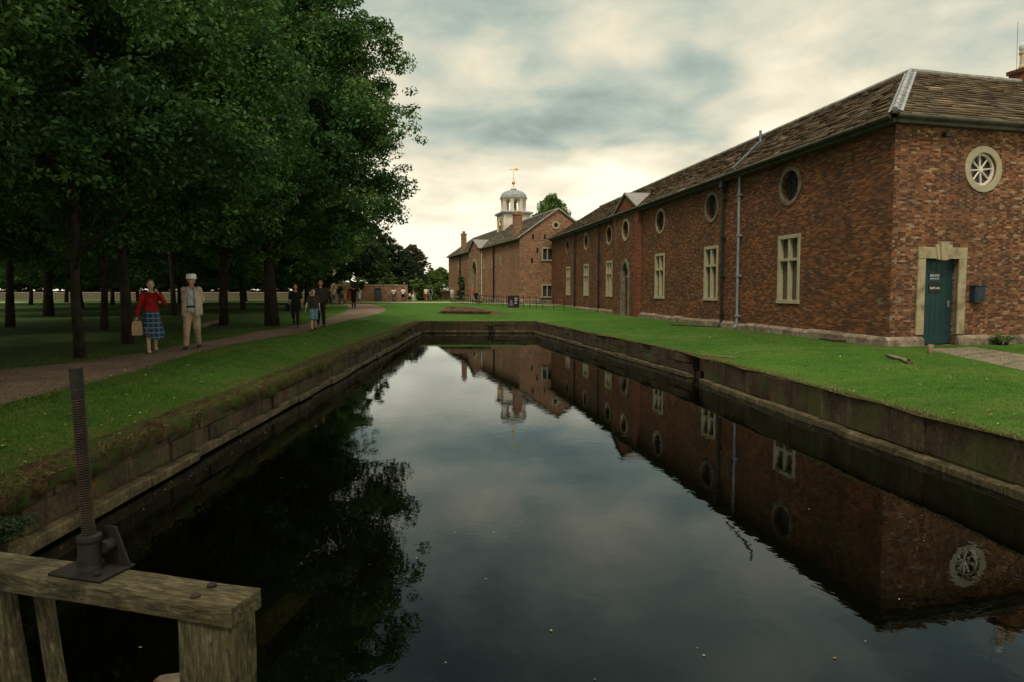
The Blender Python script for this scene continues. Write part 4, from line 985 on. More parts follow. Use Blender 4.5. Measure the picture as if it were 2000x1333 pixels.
# ------------------------------------------------------------------ sluice in the foreground
zb = 1.18
n1 = G(451, 1189, zb); n2 = G(0, 1120, zb); bd = (n1 - n2).normalized(); bn = Vector((bd.y, -bd.x, 0)); BW = .215; BH = .095
frs = Frame((n1.x, n1.y), (-bd.x, -bd.y), (bn.x, bn.y))
slu = empty('sluice_frame', (n1.x, n1.y, 0), 'weathered mossy timber sluice frame in the left foreground', 'sluice gate')
def woodpart(name, mbx, bevel=.008):
    o = mbx.build(name, 'wood', slu, bevel=bevel); return o
# build beam aligned to local x for the grain: use separate object with rotation
def plank(name, c, size, ang, parent=slu, tilt=(0, 0), mat='wood', bevel=.008, seg=14, seed=0):
    import bmesh
    bm = bmesh.new(); bmesh.ops.create_cube(bm, size=1.0)
    bmesh.ops.scale(bm, vec=size, verts=bm.verts)
    lx = [e for e in bm.edges if abs((e.verts[0].co - e.verts[1].co).normalized().x) > .9]
    bmesh.ops.subdivide_edges(bm, edges=lx, cuts=seg)
    rg = random.Random(seed)
    for v in bm.verts: v.co += Vector((0, rg.uniform(-.003, .003), rg.uniform(-.003, .003)))
    me = bpy.data.meshes.new(name); bm.to_mesh(me); bm.free(); me.materials.append(M(mat))
    o = bpy.data.objects.new(name, me); COL.objects.link(o); o.parent = parent
    o.rotation_euler = (tilt[0], tilt[1], ang); o.location = Vector(c) - ORG[parent.name]; ORG[o.name] = Vector(c)
    b = o.modifiers.new('bevel', 'BEVEL'); b.width = bevel; b.segments = 2; b.limit_method = 'ANGLE'; return o
ang = math.atan2(bd.y, bd.x); BL = 3.4
cbm = n1 - bd * (BL / 2) - bn * (BW / 2); plank('beam', (cbm.x, cbm.y, zb - BH / 2), (BL, BW, BH), ang, seed=1)
def post(s_a, off, w, d, z0, z1, lean=0.0, seed=0):
    p = frs.pt(s_a, (z0 + z1) / 2, off); return plank('post', p, (z1 - z0, w, d), ang, tilt=(0, math.pi / 2 + lean), seed=seed, seg=8)
def along(px, py, z=zb - BH): g_ = G(px, py, z); return (g_ - frs.o).dot(frs.d)
a_, b_ = along(338, 1212), along(448, 1228)
# vertical posts are built upright with the grain along z
def upright(s0, s1, o0, o1, z0, z1, seed, lean=0.0, dark=False):
    import bmesh
    w = abs(s1 - s0); d = abs(o1 - o0); c = frs.pt((s0 + s1) / 2, (z0 + z1) / 2, (o0 + o1) / 2)
    o = plank('post', c, (z1 - z0, w, d), 0, seed=seed, seg=10)
    X = Vector((0, 0, 1)) + frs.d * (lean); X.normalize(); Y = frs.d - X * frs.d.dot(X); Y.normalize(); Z = X.cross(Y)
    o.rotation_euler = Matrix((X, Y, Z)).transposed().to_euler(); return o
upright(a_, b_, -.19, -.02, -1.2, zb - BH - .001, 5)
s3 = along(20, 1163); upright(s3 - .07, s3 + .05, -.10, -.03, -1.2, zb - BH - .001, 6, lean=.16); upright(s3 - .20, s3 - .12, -.19, -.13, -1.2, zb - BH - .001, 7, lean=.16)
upright(s3 + .15, s3 + .27, -.10, -.03, -1.2, zb - BH - .001, 8, lean=.16)
mb = MB()
for px, py in ((414, 1146), (382, 1167)):
    g_ = G(px, py, zb); mb.lathe([(.022, 0), (.022, .012), (.014, .018)], (g_.x, g_.y, zb), 10)
mb.build('bolt', 'rust_iron', slu)
# screw jack
jc = G(180, 1118, zb); jk = empty('screw_jack', (jc.x, jc.y, zb), 'rusty threaded sluice screw standing in its cast iron bracket on the timber beam', 'sluice screw')
fj = Frame((jc.x, jc.y), (bd.x, bd.y), (bn.x, bn.y))
zp = zb + .004
mb = MB(); mb.fbox(fj, -.17, .155, zp, zp + .014, -.115, .10); mb.tube([fj.pt(-.10, zp + .02, -.02), fj.pt(-.10, zp + .045, -.02)], .018, 6); mb.tube([fj.pt(.1, zp + .02, .06), fj.pt(.1, zp + .036, .06)], .015, 6)
mb.build('base_plate', 'cast_iron', jk, bevel=.004)
mb = MB(); mb.lathe([(.060, zp + .015), (.054, zp + .04), (.052, zp + .15), (.058, zp + .165), (.056, zp + .185), (.036, zp + .192)], fj.pt(-.01, 0, 0) * 1.0, 20); mb.build('nut_housing', 'cast_iron', jk, smooth=False)
mb = MB()
yv = -.075; pl = [(.0, zp + .02), (.15, zp + .02), (.07, zp + .205), (.0, zp + .205)]
mb.add([fj.pt(a, z, yv) for a, z in pl] + [fj.pt(a, z, yv - .014) for a, z in pl], [[0, 1, 2, 3], [7, 6, 5, 4], [0, 1, 5, 4], [1, 2, 6, 5], [2, 3, 7, 6], [3, 0, 4, 7]])
mb.tube([fj.pt(.05, zp + .12, -.02), fj.pt(.05, zp + .12, -.09)], .034, 14); mb.build('gusset', 'cast_iron', jk, bevel=.003)
top = P(148, 720, jc.y - .03); base = fj.pt(-.01, zp + .12, 0); axis = (top - base); AL = axis.length; ax = axis / AL
mb = MB(); rr_ = []; pts = []; pitch = .0125; z_ = 0
q_ = ax.to_track_quat('Z', 'Y').to_matrix(); nz = int((AL * .845) / pitch)
n16 = 16; rings = []; tot_ = nz * 4
for i in range(tot_ + 1):
    h = i * pitch / 4
    for k in range(n16):
        ph = (i / 4 - k / n16) % 1.0; r = .0285 + .0045 * (1 - abs(2 * ph - 1)) * 2 - .0045; th = 2 * math.pi * k / n16
        rings.append(base + q_ @ Vector((r * math.cos(th), r * math.sin(th), h)))
fs = [[i * n16 + k, i * n16 + (k + 1) % n16, (i + 1) * n16 + (k + 1) % n16, (i + 1) * n16 + k] for i in range(tot_) for k in range(n16)]
mb.add(rings, fs); mb.build('threaded_rod', 'rust_iron', jk)
mb = MB(); h0 = nz * pitch; mb.lathe([(.028, h0 - .01), (.030, h0 + .02), (.029, h0 + .05), (.0, h0 + .05)], base, 16, q_); mb.box(base + q_ @ Vector((0, 0, (h0 + AL) / 2 + .02)), (.046, .046, AL - h0 - .03), q_ @ Matrix.Rotation(.5, 3, 'Z')); mb.build('rod_head', 'cast_iron', jk, bevel=.004)
# submerged timber and footing stone
mb = MB(); z_ = .02; pq = [G(448, 1260, z_), G(560, 1158, z_), G(612, 1163, z_), G(520, 1260, z_)]
mb.add(pq + [p + Vector((0, 0, -.2)) for p in pq], [[0, 1, 2, 3], [0, 4, 5, 1], [1, 5, 6, 2], [2, 6, 7, 3], [3, 7, 4, 0]]); tag(mb.build('sunken_timber', 'sunk_wood', origin=pq[0]), 'brown timber lying just under the water beyond the sluice post', 'timber')
mb = MB(); c = G(335, 1352, .2); mb.ell(c, (.12, .14, .10), 7); mb.v = [(x + .015 * math.sin(31 * z + 17 * y), y + .012 * math.sin(40 * x), z + .012 * math.sin(29 * x + 13 * y)) for x, y, z in mb.v]; o = mb.build('stone', 'flagstone', origin=c, bevel=.01); tag(o, 'pale stone at the foot of the sluice post', 'stone')

# ------------------------------------------------------------------ foliage
def leaf_cloud(centres, radii, per, size, seed, flat_=.6, up=.55, shape=.5):
    r = np.random.default_rng(seed); C = np.repeat(centres, per, axis=0); Rr = np.repeat(radii, per)[:, None]
    d = r.normal(size=C.shape); d /= np.linalg.norm(d, axis=1)[:, None]; rad = r.random((len(C), 1)) ** .45
    off = d * rad * Rr; off[:, 2] *= flat_; p = C + off
    nrm = r.normal(size=C.shape) * .55 + d * .5; nrm[:, 2] += up; nrm /= np.linalg.norm(nrm, axis=1)[:, None]
    t = r.normal(size=C.shape); t -= nrm * (t * nrm).sum(1)[:, None]; t /= np.linalg.norm(t, axis=1)[:, None]; b = np.cross(nrm, t)
    L = size * r.uniform(.6, 1.35, (len(C), 1)); Wd = L * shape
    v = np.stack([p - t * L * .5, p + b * Wd * .5 + nrm * L * .1, p + t * L * .5, p - b * Wd * .5 + nrm * L * .1], 1).reshape(-1, 3)
    q = np.arange(len(v)).reshape(-1, 4)
    ct = np.repeat(r.normal(0, .22, len(centres)), per); tone = np.clip(r.normal(.45, .2, len(C)) + ct, 0, 1)
    return v, q, np.repeat(tone, 4)
def make_tree(H, R, zlow, seed, leaf='oak_leaf', nclump=190, per=430, lsize=.17, trunk_r=.3, top=.45, crad=(.75, 1.35), bare=0, first=.22):
    rg = random.Random(seed); r = np.random.default_rng(seed)
    t = MB(); pts = []; x = y = 0
    for i in range(9):
        h = H * .86 * i / 8; pts.append(Vector((x, y, h - (.15 if i == 0 else 0)))); x += rg.uniform(-.12, .12) * H / 15; y += rg.uniform(-.12, .12) * H / 15
    rad = [trunk_r * (1.35 if i == 0 else 1.0) * (1 - .9 * (i / 8) ** .9) + .02 for i in range(9)]
    t.tube(pts, rad, 12)
    def prof(z):   # crown radius at height
        u = (z - zlow) / (H - zlow); u = min(1, max(0, u))
        return R * (math.sin(math.pi * (u ** .62) * .93 + .18) ** .75) if u < 1 else .2
    cents = []; rads = []; tips = []
    nb_ = 22
    for k in range(nb_):
        u = rg.uniform(first, .95); zb_ = H * .86 * u * rg.uniform(.55, .95); i = int(zb_ / (H * .86) * 8); st_ = pts[min(i, 8)].copy(); st_.z = max(zb_, zlow * .7 if zlow > 1 else .8)
        th = k * 2.4 + rg.uniform(-.4, .4); ze = zlow + (H - zlow) * u; rr2 = prof(ze) * rg.uniform(.8, .98); e = Vector((math.cos(th) * rr2, math.sin(th) * rr2, ze - .1 * rr2 * (1 - u)))
        mid = st_.lerp(e, .5) + Vector((0, 0, .12 * rr2)); br = trunk_r * .42 * (1 - u * .6)
        path = [st_, st_.lerp(mid, .5) + Vector((rg.uniform(-.2, .2), rg.uniform(-.2, .2), .1)), mid, mid.lerp(e, .5) + Vector((rg.uniform(-.3, .3), rg.uniform(-.3, .3), .1)), e]
        t.tube(path, [br, br * .75, br * .5, br * .3, .012], 6)
        for q in range(4):
            o_ = path[2].lerp(path[4], rg.random() * .8); e2 = o_ + Vector((rg.uniform(-1, 1), rg.uniform(-1, 1), rg.uniform(-.4, .7))) * R * .28
            t.tube([o_, o_.lerp(e2, .5) + Vector((0, 0, .1)), e2], [br * .25, br * .15, .008], 4); tips.append(e2)
        tips.append(e)
    for e in tips:
        cents.append(tuple(e)); rads.append(rg.uniform(*crad) * R / 6)
    while len(cents) < nclump:
        u = rg.random() ** .85; z = zlow + (H - zlow) * u; th = rg.random() * 2 * math.pi
        lob = 1 + .13 * math.sin(3 * th + seed) + .10 * math.sin(5 * th + 2 * seed + z * .9)
        rr2 = prof(z) * lob * (rg.random() ** .35) * .97
        cents.append((math.cos(th) * rr2, math.sin(th) * rr2, z)); rads.append(rg.uniform(*crad) * R / 6 * (.75 if rr2 > prof(z) * .9 else 1))
    v, q, tone = leaf_cloud(np.array(cents), np.array(rads), per, lsize, seed)
    # fine outer sprays break the outline
    sp = []
    for k in range(260):
        u = rg.random(); z = zlow + (H - zlow) * u; th = rg.random() * 2 * math.pi; rr2 = prof(z) * rg.uniform(.98, 1.13); sp.append((math.cos(th) * rr2, math.sin(th) * rr2, z + rg.uniform(-.2, .3)))
    v2, q2, t2 = leaf_cloud(np.array(sp), np.full(len(sp), .38 * R / 6), 45, lsize, seed + 9)
    v_ = np.vstack([v, v2]); q_ = np.vstack([q, q2 + len(v)]); tn = np.concatenate([tone, t2])
    crown = npmesh('crown', v_, q_, leaf, tn); me_c = crown.data; bpy.data.objects.remove(crown)
    to = t.build('trunk', 'bark', None, smooth=True); me_t = to.data; bpy.data.objects.remove(to)
    return me_t, me_c
def place_tree(kind, loc, rz, sc, label, group=None, name='tree', cat='tree', szz=None):
    e = bpy.data.objects.new(name, None); COL.objects.link(e); e.location = loc; e.rotation_euler = (0, 0, rz); e.scale = (sc, sc, szz or sc); tag(e, label, cat, group)
    for nm, me in (('trunk', kind[0]), ('crown', kind[1])):
        o = bpy.data.objects.new(nm, me); COL.objects.link(o); o.parent = e
    return e
K1 = make_tree(16.5, 5.5, 2.9, 3, trunk_r=.22, nclump=340, per=500, lsize=.155)
K2 = make_tree(16.0, 5.4, 3.3, 17, trunk_r=.105, nclump=270, per=520, lsize=.15)
K3 = make_tree(17.0, 5.8, 3.2, 29, trunk_r=.14, nclump=270, per=520, lsize=.155)
K4 = make_tree(16, 5.8, 1.5, 37, trunk_r=.12, nclump=240, per=330, lsize=.20)
KB = make_tree(13, 6.0, 1.6, 41, 'bright_leaf', nclump=120, per=220, lsize=.34, trunk_r=.35)
KC = make_tree(15, 6.0, 1.6, 53, 'copper_leaf', nclump=130, per=220, lsize=.34, trunk_r=.4)
KD = make_tree(15, 6.5, 1.4, 67, 'dark_leaf', nclump=130, per=220, lsize=.36, trunk_r=.4)
GR = 'oak trees of the grove beside the path'
grove = [
    (532, 637, K1, 1.0, 0.3, 'broad oak with stout trunk at the grass edge by the three walkers'),
    (437, 636, K3, 1.0, 1.2, 'oak with straight stout trunk just left of the broad oak at the path edge'),
    (158, 700, K2, .80, 2.0, 'nearest oak, slim trunk close to the path left of the woman in red'),
    (250, 672, K3, .85, 4.1, 'oak whose trunk stands just behind the woman in the red jumper'),
    (203, 645, K2, .95, 5.0, 'slim oak between the two nearest trunks on the left'),
    (95, 618, K1, .95, 2.7, 'oak deep in the shade near the left edge of the grove'),
    (385, 612, K3, 1.0, .7, 'oak behind the man in the white hat'),
    (340, 618, K2, 1.05, 3.3, 'slender oak seen between the woman in red and the man in the hat'),
    (475, 606, K4, 1.1, 3.9, 'oak deep in the grove between the two stout trunks'),
    (20, 640, K3, .9, 1.9, 'oak at the far left edge of the view'),
    (300, 604, K4, 1.0, 5.5, 'distant grove oak behind the woman in red'),
    (160, 603, K4, 1.0, 4.4, 'distant grove oak behind the nearest slim trunk'),
    (580, 604, K1, .95, 2.2, 'oak behind the three walkers'),
    (-900, 790, K3, .85, .9, 'oak out of view beside the path, its branches reaching in at top left'),
    (-90, 650, K1, .9, .9, 'oak just past the left edge of the view'),
    (60, 596, K4, 1.1, 2.0, 'rearmost grove oak near the left edge'),
    (350, 594, K4, 1.15, 2.6, 'rearmost grove oak behind the hatted man'),
    (530, 595, K4, 1.1, 3.6, 'rearmost grove oak behind the broad oak'),
    (130, 591, K4, 1.3, .6, 'remote grove oak at the meadow edge on the left'),
    (270, 590, K4, 1.25, 5.1, 'remote grove oak at the meadow edge behind the woman in red'),
    (480, 590, K4, 1.2, 4.0, 'remote grove oak at the meadow edge behind the stout trunks'),
    (-60, 610, K2, 1.1, 2.9, 'deeper oak past the left edge of the view'),
    (430, 597, K4, 1.0, 1.5, 'rearmost grove oak behind the stout trunks'),
    (220, 597, K4, 1.15, .2, 'rearmost grove oak on the left side'),
]
for px, py, K, sc, rz, lab in grove:
    g_ = G(px, py); place_tree(K, (g_.x, g_.y, 1.1), rz, sc, lab, GR, 'oak_tree')
for (x, y, K, sc, lab) in ((-10.8, 2.5, K3, .9, 'oak beside the path just behind the viewpoint'), (-15.5, 6.5, K1, .9, 'oak left of the path level with the viewpoint'), (-10.5, -5, K1, 1.0, 'oak beside the path well behind the viewpoint'), (-17, -2, K3, 1.0, 'oak left of the path behind the viewpoint'), (-22, 12, K1, 1.0, 'oak out of view in the left of the grove'), (-5.5, -9, K2, .9, 'slim oak nearest the moat behind the viewpoint')):
    place_tree(K, (x, y, 1.1), x, sc, lab, GR, 'oak_tree')
# trees further on and behind the walls
far = [(640, 74, KD, .95, 'dark tree behind the left end of the red garden wall'), (600, 66, K1, .95, 'big oak overhanging the end of the path'), (700, 96, KD, .8, 'dark tree rising behind the grey garden door'),
       (755, 98, KD, .62, 'dark tree above the right half of the red garden wall'), (806, 118, KC, .62, 'brownish copper tree behind the dark gateway'), (800, 104, KD, .42, 'low dark tree over the gateway between the garden walls'),
       (862, 128, KB, .44, 'bright green tree behind the wall beside the far block'), (845, 112, KB, .36, 'light green small tree left of the far block'), (880, 150, KD, .36, 'distant dark green tree left of the far block'),
       (660, 90, KB, .42, 'light green tree leaning over the red garden wall'), (735, 90, KB, .42, 'round light green tree peeping over the red garden wall'), (560, 118, KD, 1.1, 'distant tree beyond the meadow behind the right trunks'),
       (470, 125, KD, 1.1, 'distant tree beyond the meadow in the middle of the grove'), (370, 118, KD, 1.15, 'distant tree beyond the meadow behind the hatted man'), (260, 125, KD, 1.1, 'distant tree beyond the meadow behind the woman in red'),
       (150, 120, KD, 1.15, 'distant tree beyond the meadow behind the nearest oak'), (40, 125, KD, 1.1, 'distant tree beyond the meadow at the left'), (-60, 120, KD, 1.1, 'distant tree beyond the meadow outside the left edge')]
for i, (px, D, K, sc, lab) in enumerate(far):
    x = (px - 1000) / F * D; place_tree(K, (x, D, 1.1), i * 1.7, sc, lab, 'trees beyond the grove', 'tree')
pz = P(1077, 395, 105); place_tree(KB, (pz.x, 105, 1.1), .6, (pz.z - 1.1) / 13.2, 'light green tree rising behind the gabled roof right of the clock turret', None, 'tree', szz=(pz.z - 1.1) / 13.2)
for e in bpy.data.objects:
    if e.get('label', '').startswith('light green tree rising'): e.scale = (.80, .80, (pz.z - 1.1) / 12.2)
KH = make_tree(9, 8.5, .3, 91, 'dark_leaf', nclump=120, per=240, lsize=.42, trunk_r=.35)
for i in range(13):
    x = -108 + i * 5.2; place_tree(KH, (x, 132 + (i % 3) * 4, 1.0), i * 1.3, 1.15, 'low dark bushy tree of the belt closing the meadow', 'low dark trees closing the meadow', 'bushy_tree', 'tree')
# shrubs
def shrub(loc, w, h, leaf, seed, label, name='shrub', size=.12, per=220, n_=26, group=None):
    rg = random.Random(seed); cs = [(rg.uniform(-w, w), rg.uniform(-w, w) * .6, rg.uniform(.15, h)) for _ in range(n_)]
    e = empty(name, loc, label, 'shrub', group)
    v, q, t = leaf_cloud(np.array(cs), np.full(n_, w * .38), per, size, seed, .8); o = npmesh('foliage', v, q, leaf, t, e)
    mb = MB()
    for c in cs[:8]: mb.tube([Vector((c[0] * .1, c[1] * .1, -.1)), Vector((c[0] * .6, c[1] * .6, c[2] * .5)), Vector(c)], [.05, .03, .01], 5)
    mb.v = [tuple(Vector(p) + Vector(loc)) for p in mb.v]; mb.build('stem', 'bark', e)
x_ = P(838, 570, 90.5); shrub((x_.x, 90.5, 1.1), 1.3, 2.2, 'bright_leaf', 5, 'green ivy shrub spilling over the gate pier and brown wall', size=.2)
x_ = P(820, 570, 91.0); shrub((x_.x, 90, 1.1), .9, 2.8, 'bright_leaf', 6, 'tall light green shrub beside the stone gate pier', size=.2)
x_ = P(905, 570, 92); s_, _ = FS.at(907, 560); q = FS.pt(s_, 1.1, .45); shrub((q.x, q.y, 1.1), .5, 3.2, 'oak_leaf', 7, 'green climber growing up the far block wall left of the gateway', size=.16)
q = FE.pt(FE.at(1938, 665)[0], .9, .3); shrub((q.x, q.y, .9), .28, .32, 'bright_leaf', 8, 'small weed growing at the wall foot right of the flagstones', name='weed', size=.05, per=60, n_=14)
q = FE.pt(FE.at(1975, 665)[0], 1.2, .35)
x_ = G(955, 640, .6); shrub((x_.x, YF - .2, .3), .18, .45, 'oak_leaf', 9, 'small green fern hanging on the far end wall of the moat', name='fern', size=.06, per=60, n_=12)
x_ = G(35, 1010, .5); shrub((Lx(5.6) + .12, 5.6, .35), .22, .3, 'dark_leaf', 10, 'dark moss and weed clump on the near left moat wall', name='weed', size=.025, per=160, n_=22)

# grass blades near the camera
def blades(name, P3, hgt, wid, mat, seed, lean=.35, dirv=None, tone_mu=.42, tone_sd=.2):
    r = np.random.default_rng(seed); n_ = len(P3); th = r.uniform(0, 2 * math.pi, n_); w = wid * r.uniform(.6, 1.4, n_); h = hgt * r.uniform(.45, 1.4, n_)
    dx = np.stack([np.cos(th) * w / 2, np.sin(th) * w / 2, np.zeros(n_)], 1); ln = r.normal(0, lean, (n_, 3)); ln[:, 2] = 1
    if dirv is not None: ln += dirv * r.uniform(.4, 1.6, (n_, 1))
    tip = P3 + ln * h[:, None]
    v = np.stack([P3 - dx, P3 + dx, tip], 1).reshape(-1, 3); q = np.arange(len(v)).reshape(-1, 3)
    return npmesh(name, v, q, mat, np.repeat(np.clip(r.normal(tone_mu, tone_sd, n_), 0, 1), 3), tri=True)
r = np.random.default_rng(77)
def zvec(xy): return np.array([gz(a, b)[0] for a, b in xy])
def on_path(x, y):
    return False
pl_ = np.array([(p[1], p[0]) for p in rw]); o_ = np.argsort(pl_[:, 0]); pl_ = pl_[o_]
pts_ = []
yv_ = 4.0 * np.exp(r.random(90000) * math.log(32 / 4.0)); Lxx = np.array([Lx(y) for y in yv_]); rx = np.interp(yv_, pl_[:, 0], pl_[:, 1])
u = r.random(len(yv_)); xv = rx + .05 + (Lxx - rx - .05) * u; left = np.stack([xv, yv_], 1)
yv_ = 7.0 * np.exp(r.random(130000) * math.log(36 / 7.0)); Rxx = np.array([Rx(y) for y in yv_])
wallx = np.where(yv_ > C0.y, C0.x - .153 * (yv_ - C0.y) - .2, 17.0); u = r.random(len(yv_)) ; xv = Rxx + (wallx - Rxx) * u; right = np.stack([xv, yv_], 1)
right = right[(right[:, 0] / right[:, 1] < .80)]
fc, fd = fa[0], fa[4]
def offflag(p):
    d = (f0 - e0); t = (p[:, 0] - e0.x) * d.x + (p[:, 1] - e0.y) * d.y; cr = (p[:, 0] - e0.x) * d.y - (p[:, 1] - e0.y) * d.x
    return ~((cr / d.length < .05) & (cr / d.length > -1.6) & (t > -.3 * d.length))
right = right[offflag(right) if False else np.ones(len(right), bool)]
pr = np.array([(p[1], p[0]) for p in lw]); pr = pr[np.argsort(pr[:, 0])]
yv_ = 8.5 * np.exp(r.random(26000) * math.log(34 / 8.5)); lx_ = np.interp(yv_, pr[:, 0], pr[:, 1]); edge2 = np.stack([lx_ - .0 - np.abs(r.normal(0, 1.2, len(yv_))), yv_], 1)
yv_ = 5 * np.exp(r.random(9000) * math.log(34 / 5)); edge3 = np.stack([np.interp(yv_, pl_[:, 0], pl_[:, 1]) + r.normal(0, .07, len(yv_)), yv_], 1)
allp = np.vstack([left, right, edge2, edge3]); P3 = np.column_stack([allp, zvec(allp) - .01])
gb = blades('grass', P3, .036, .011, 'grass_blade', 5, .45); tag(gb, kind='stuff', cat='grass', label='short mown green grass on both banks of the moat')
# shaggy dry edge
yv_ = np.concatenate([3.0 * np.exp(r.random(22000) * math.log(38 / 3.0))]); cl = np.array([.5 + .5 * math.sin(y * 3.3 + 2 * math.sin(y)) * math.sin(y * .83 + 1) for y in yv_]); keep = r.random(len(yv_)) < .12 + .88 * cl ** 2; yv_ = yv_[keep]
xv = np.array([Lx(y) for y in yv_]) - np.abs(r.normal(0, .12, len(yv_))) + .10; A3 = np.column_stack([xv, yv_, np.full(len(xv), .83)])
y2 = 6.0 * np.exp(r.random(6000) * math.log(36 / 6.0)); x2 = np.array([Rx(y) for y in y2]) + np.abs(r.normal(0, .07, len(y2))) - .03; B3 = np.column_stack([x2, y2, np.full(len(x2), .80)])
e1_ = blades('edge_grass', A3, .12, .010, 'dry_blade', 9, .4, np.array([[.55, 0, -.75]]), .45, .28); tag(e1_, kind='stuff', cat='grass', label='shaggy dry grass hanging over the left moat wall')
e2_ = blades('edge_grass', B3, .06, .012, 'dry_blade', 10, .4, np.array([[-.4, 0, -.4]]), .45, .25); tag(e2_, kind='stuff', cat='grass', label='thin dry grass along the right moat wall')
yg = 7.5 * np.exp(r.random(9000) * math.log(26 / 7.5)); a_l = np.interp(yg, pr[:, 0], pr[:, 1]); a_r = np.interp(yg, pl_[:, 0], pl_[:, 1]); ug = r.beta(.6, .6, len(yg)); g3 = np.column_stack([a_l + (a_r - a_l) * ug, yg, np.full(len(yg), 1.142)])
v, q, t = leaf_cloud(g3, np.full(len(g3), .003), 1, .028, 15, up=3, shape=.8); o = npmesh('path_grit', v, q, 'grit', t); tag(o, kind='stuff', cat='gravel', label='loose grit and small stones on the brown path')
# ragged earth lip along the left bank
r5 = np.random.default_rng(5); ny, nk = 700, 7; ysl = 2.6 * np.exp(np.linspace(0, 1, ny) * math.log(YF / 2.6)); vs = []; rn = [r5.normal(size=ny) for _ in range(nk)]
def smooth_(a, w): return np.convolve(a, np.ones(w) / w, 'same') * math.sqrt(w)
lip = smooth_(rn[0], 25) * .035 + smooth_(rn[1], 7) * .02
for i, y in enumerate(ysl):
    b = Lx(y)
    for k, (dx, dz_) in enumerate(((-.42, .02), (-.25, .045), (-.10, .045), (.0, .02), (.05, -.05), (.035, -.13), (-.04, -.20))):
        j = lip[i] * (1 if 1 <= k <= 5 else .3); w_ = rn[k][i] * .010
        vs.append((b + dx + j * .8 + w_, y, .80 + dz_ + w_ + (-abs(lip[i]) * 1.4 if k >= 5 else 0)))
v = np.array(vs); idx_ = np.arange(ny * nk).reshape(ny, nk); q = np.stack([idx_[:-1, :-1], idx_[:-1, 1:], idx_[1:, 1:], idx_[1:, :-1]], -1).reshape(-1, 4)
o = npmesh('bank_edge', v, q, 'bank_earth'); tag(o, kind='structure')
# fallen leaves and daisies on the lawns, floating specks
yv_ = 4.5 * np.exp(r.random(420) * math.log(32 / 4.5)); Lxx = np.array([Lx(y) for y in yv_]); rx = np.interp(yv_, pl_[:, 0], pl_[:, 1]); xv = rx - .5 + (Lxx - rx + .5) * r.random(len(yv_))
yw = 7.5 * np.exp(r.random(300) * math.log(30 / 7.5)); xw = np.array([Rx(y) for y in yw]) + .2 + r.random(len(yw)) * np.maximum(1, 9 - np.array([Rx(y) for y in yw]))
a2 = np.vstack([np.stack([xv, yv_], 1), np.stack([xw, yw], 1)]); lc = np.column_stack([a2, zvec(a2) + .025])
v, q, t = leaf_cloud(lc, np.full(len(lc), .005), 1, .038, 5, up=2.5, shape=.6); o = npmesh('fallen_leaves', v, q, 'litter', t); tag(o, kind='stuff', cat='leaf litter', label='pale fallen leaves and daisies scattered over both lawns')
ww = np.array([(*G(px, py, .13)[:2], .131) for px, py in [(r.uniform(150, 1900), r.uniform(720, 1330)) for _ in range(26)]] + [(Lx(y) + abs(q_) + .2, y, .131) for y, q_ in zip(r.uniform(3.5, 36, 170), r.normal(0, .12, 170))] + [(Rx(y) - abs(q_) - .2, y, .131) for y, q_ in zip(r.uniform(8, 36, 130), r.normal(0, .12, 130))] + [(*G(px, py, .13)[:2], .133) for px, py in ((120, 1072), (122, 1068), (190, 1012), (226, 1035), (274, 1266), (890, 1040), (965, 1041), (940, 960), (1410, 870))])
ww = ww[(ww[:, 0] > np.array([Lx(y) for y in ww[:, 1]]) + .15) & (ww[:, 0] < np.array([Rx(y) for y in ww[:, 1]]) - .15)]
v, q, t = leaf_cloud(ww, np.full(len(ww), .004), 1, .022, 6, up=6, shape=.6); o = npmesh('floating_leaves', v, q, 'litter', t); tag(o, kind='stuff', cat='leaf litter', label='few pale specks and leaves floating on the moat')

# sticks, stump, planks on the lawn
def stick(pts, rad, name, mat, label, cat):
    mb = MB(); mb.tube(pts, rad, 7); o = mb.build(name, mat, origin=pts[0], smooth=True); tag(o, label, cat)
z_ = gz(*G(1757, 702, 1.0)[:2])[0] + .04
stick([G(1731, 693, z_), G(1745, 698, z_ + .02), G(1760, 701, z_), G(1772, 706, z_ + .02), G(1783, 707, z_)], [.03, .045, .035, .05, .03], 'branch', 'twig', 'crooked pale dead branch lying on the right lawn', 'branch')
z_ = .92
sp_ = G(1816, 691, .92); stick([sp_ + Vector((0, 0, -.1)), sp_ + Vector((.01, 0, .10)), sp_ + Vector((.03, .01, .24))], [.085, .065, .07], 'stump', 'twig', 'small wooden stump at the end of the flagstones by the teal door', 'stump')
stick([G(1600, 662, .94), G(1630, 666, .97), G(1655, 667, .95), G(1690, 670, .94)], [.02, .03, .025, .012], 'branch', 'bark', 'dark fallen branch at the foot of the long brick wall', 'branch')
mb = MB(); a, b = G(1313, 636, .92), G(1405, 640, .92); d = (b - a); Mx = Matrix.Rotation(math.atan2(d.y, d.x), 3, 'Z'); c = (a + b) / 2; mb.box((c.x, c.y, .945), (d.length, .28, .05), Mx); tag(mb.build('plank', 'dark_wood', origin=(c.x, c.y, .92), bevel=.01), 'old dark plank lying on the grass below the long brick wall', 'plank')
z_ = 1.2
stick([G(395, 637, z_), G(410, 632, z_ + .05), G(430, 628, z_)], [.10, .09, .05], 'log', 'twig', 'fallen log lying left of the stout oak trunk', 'log')

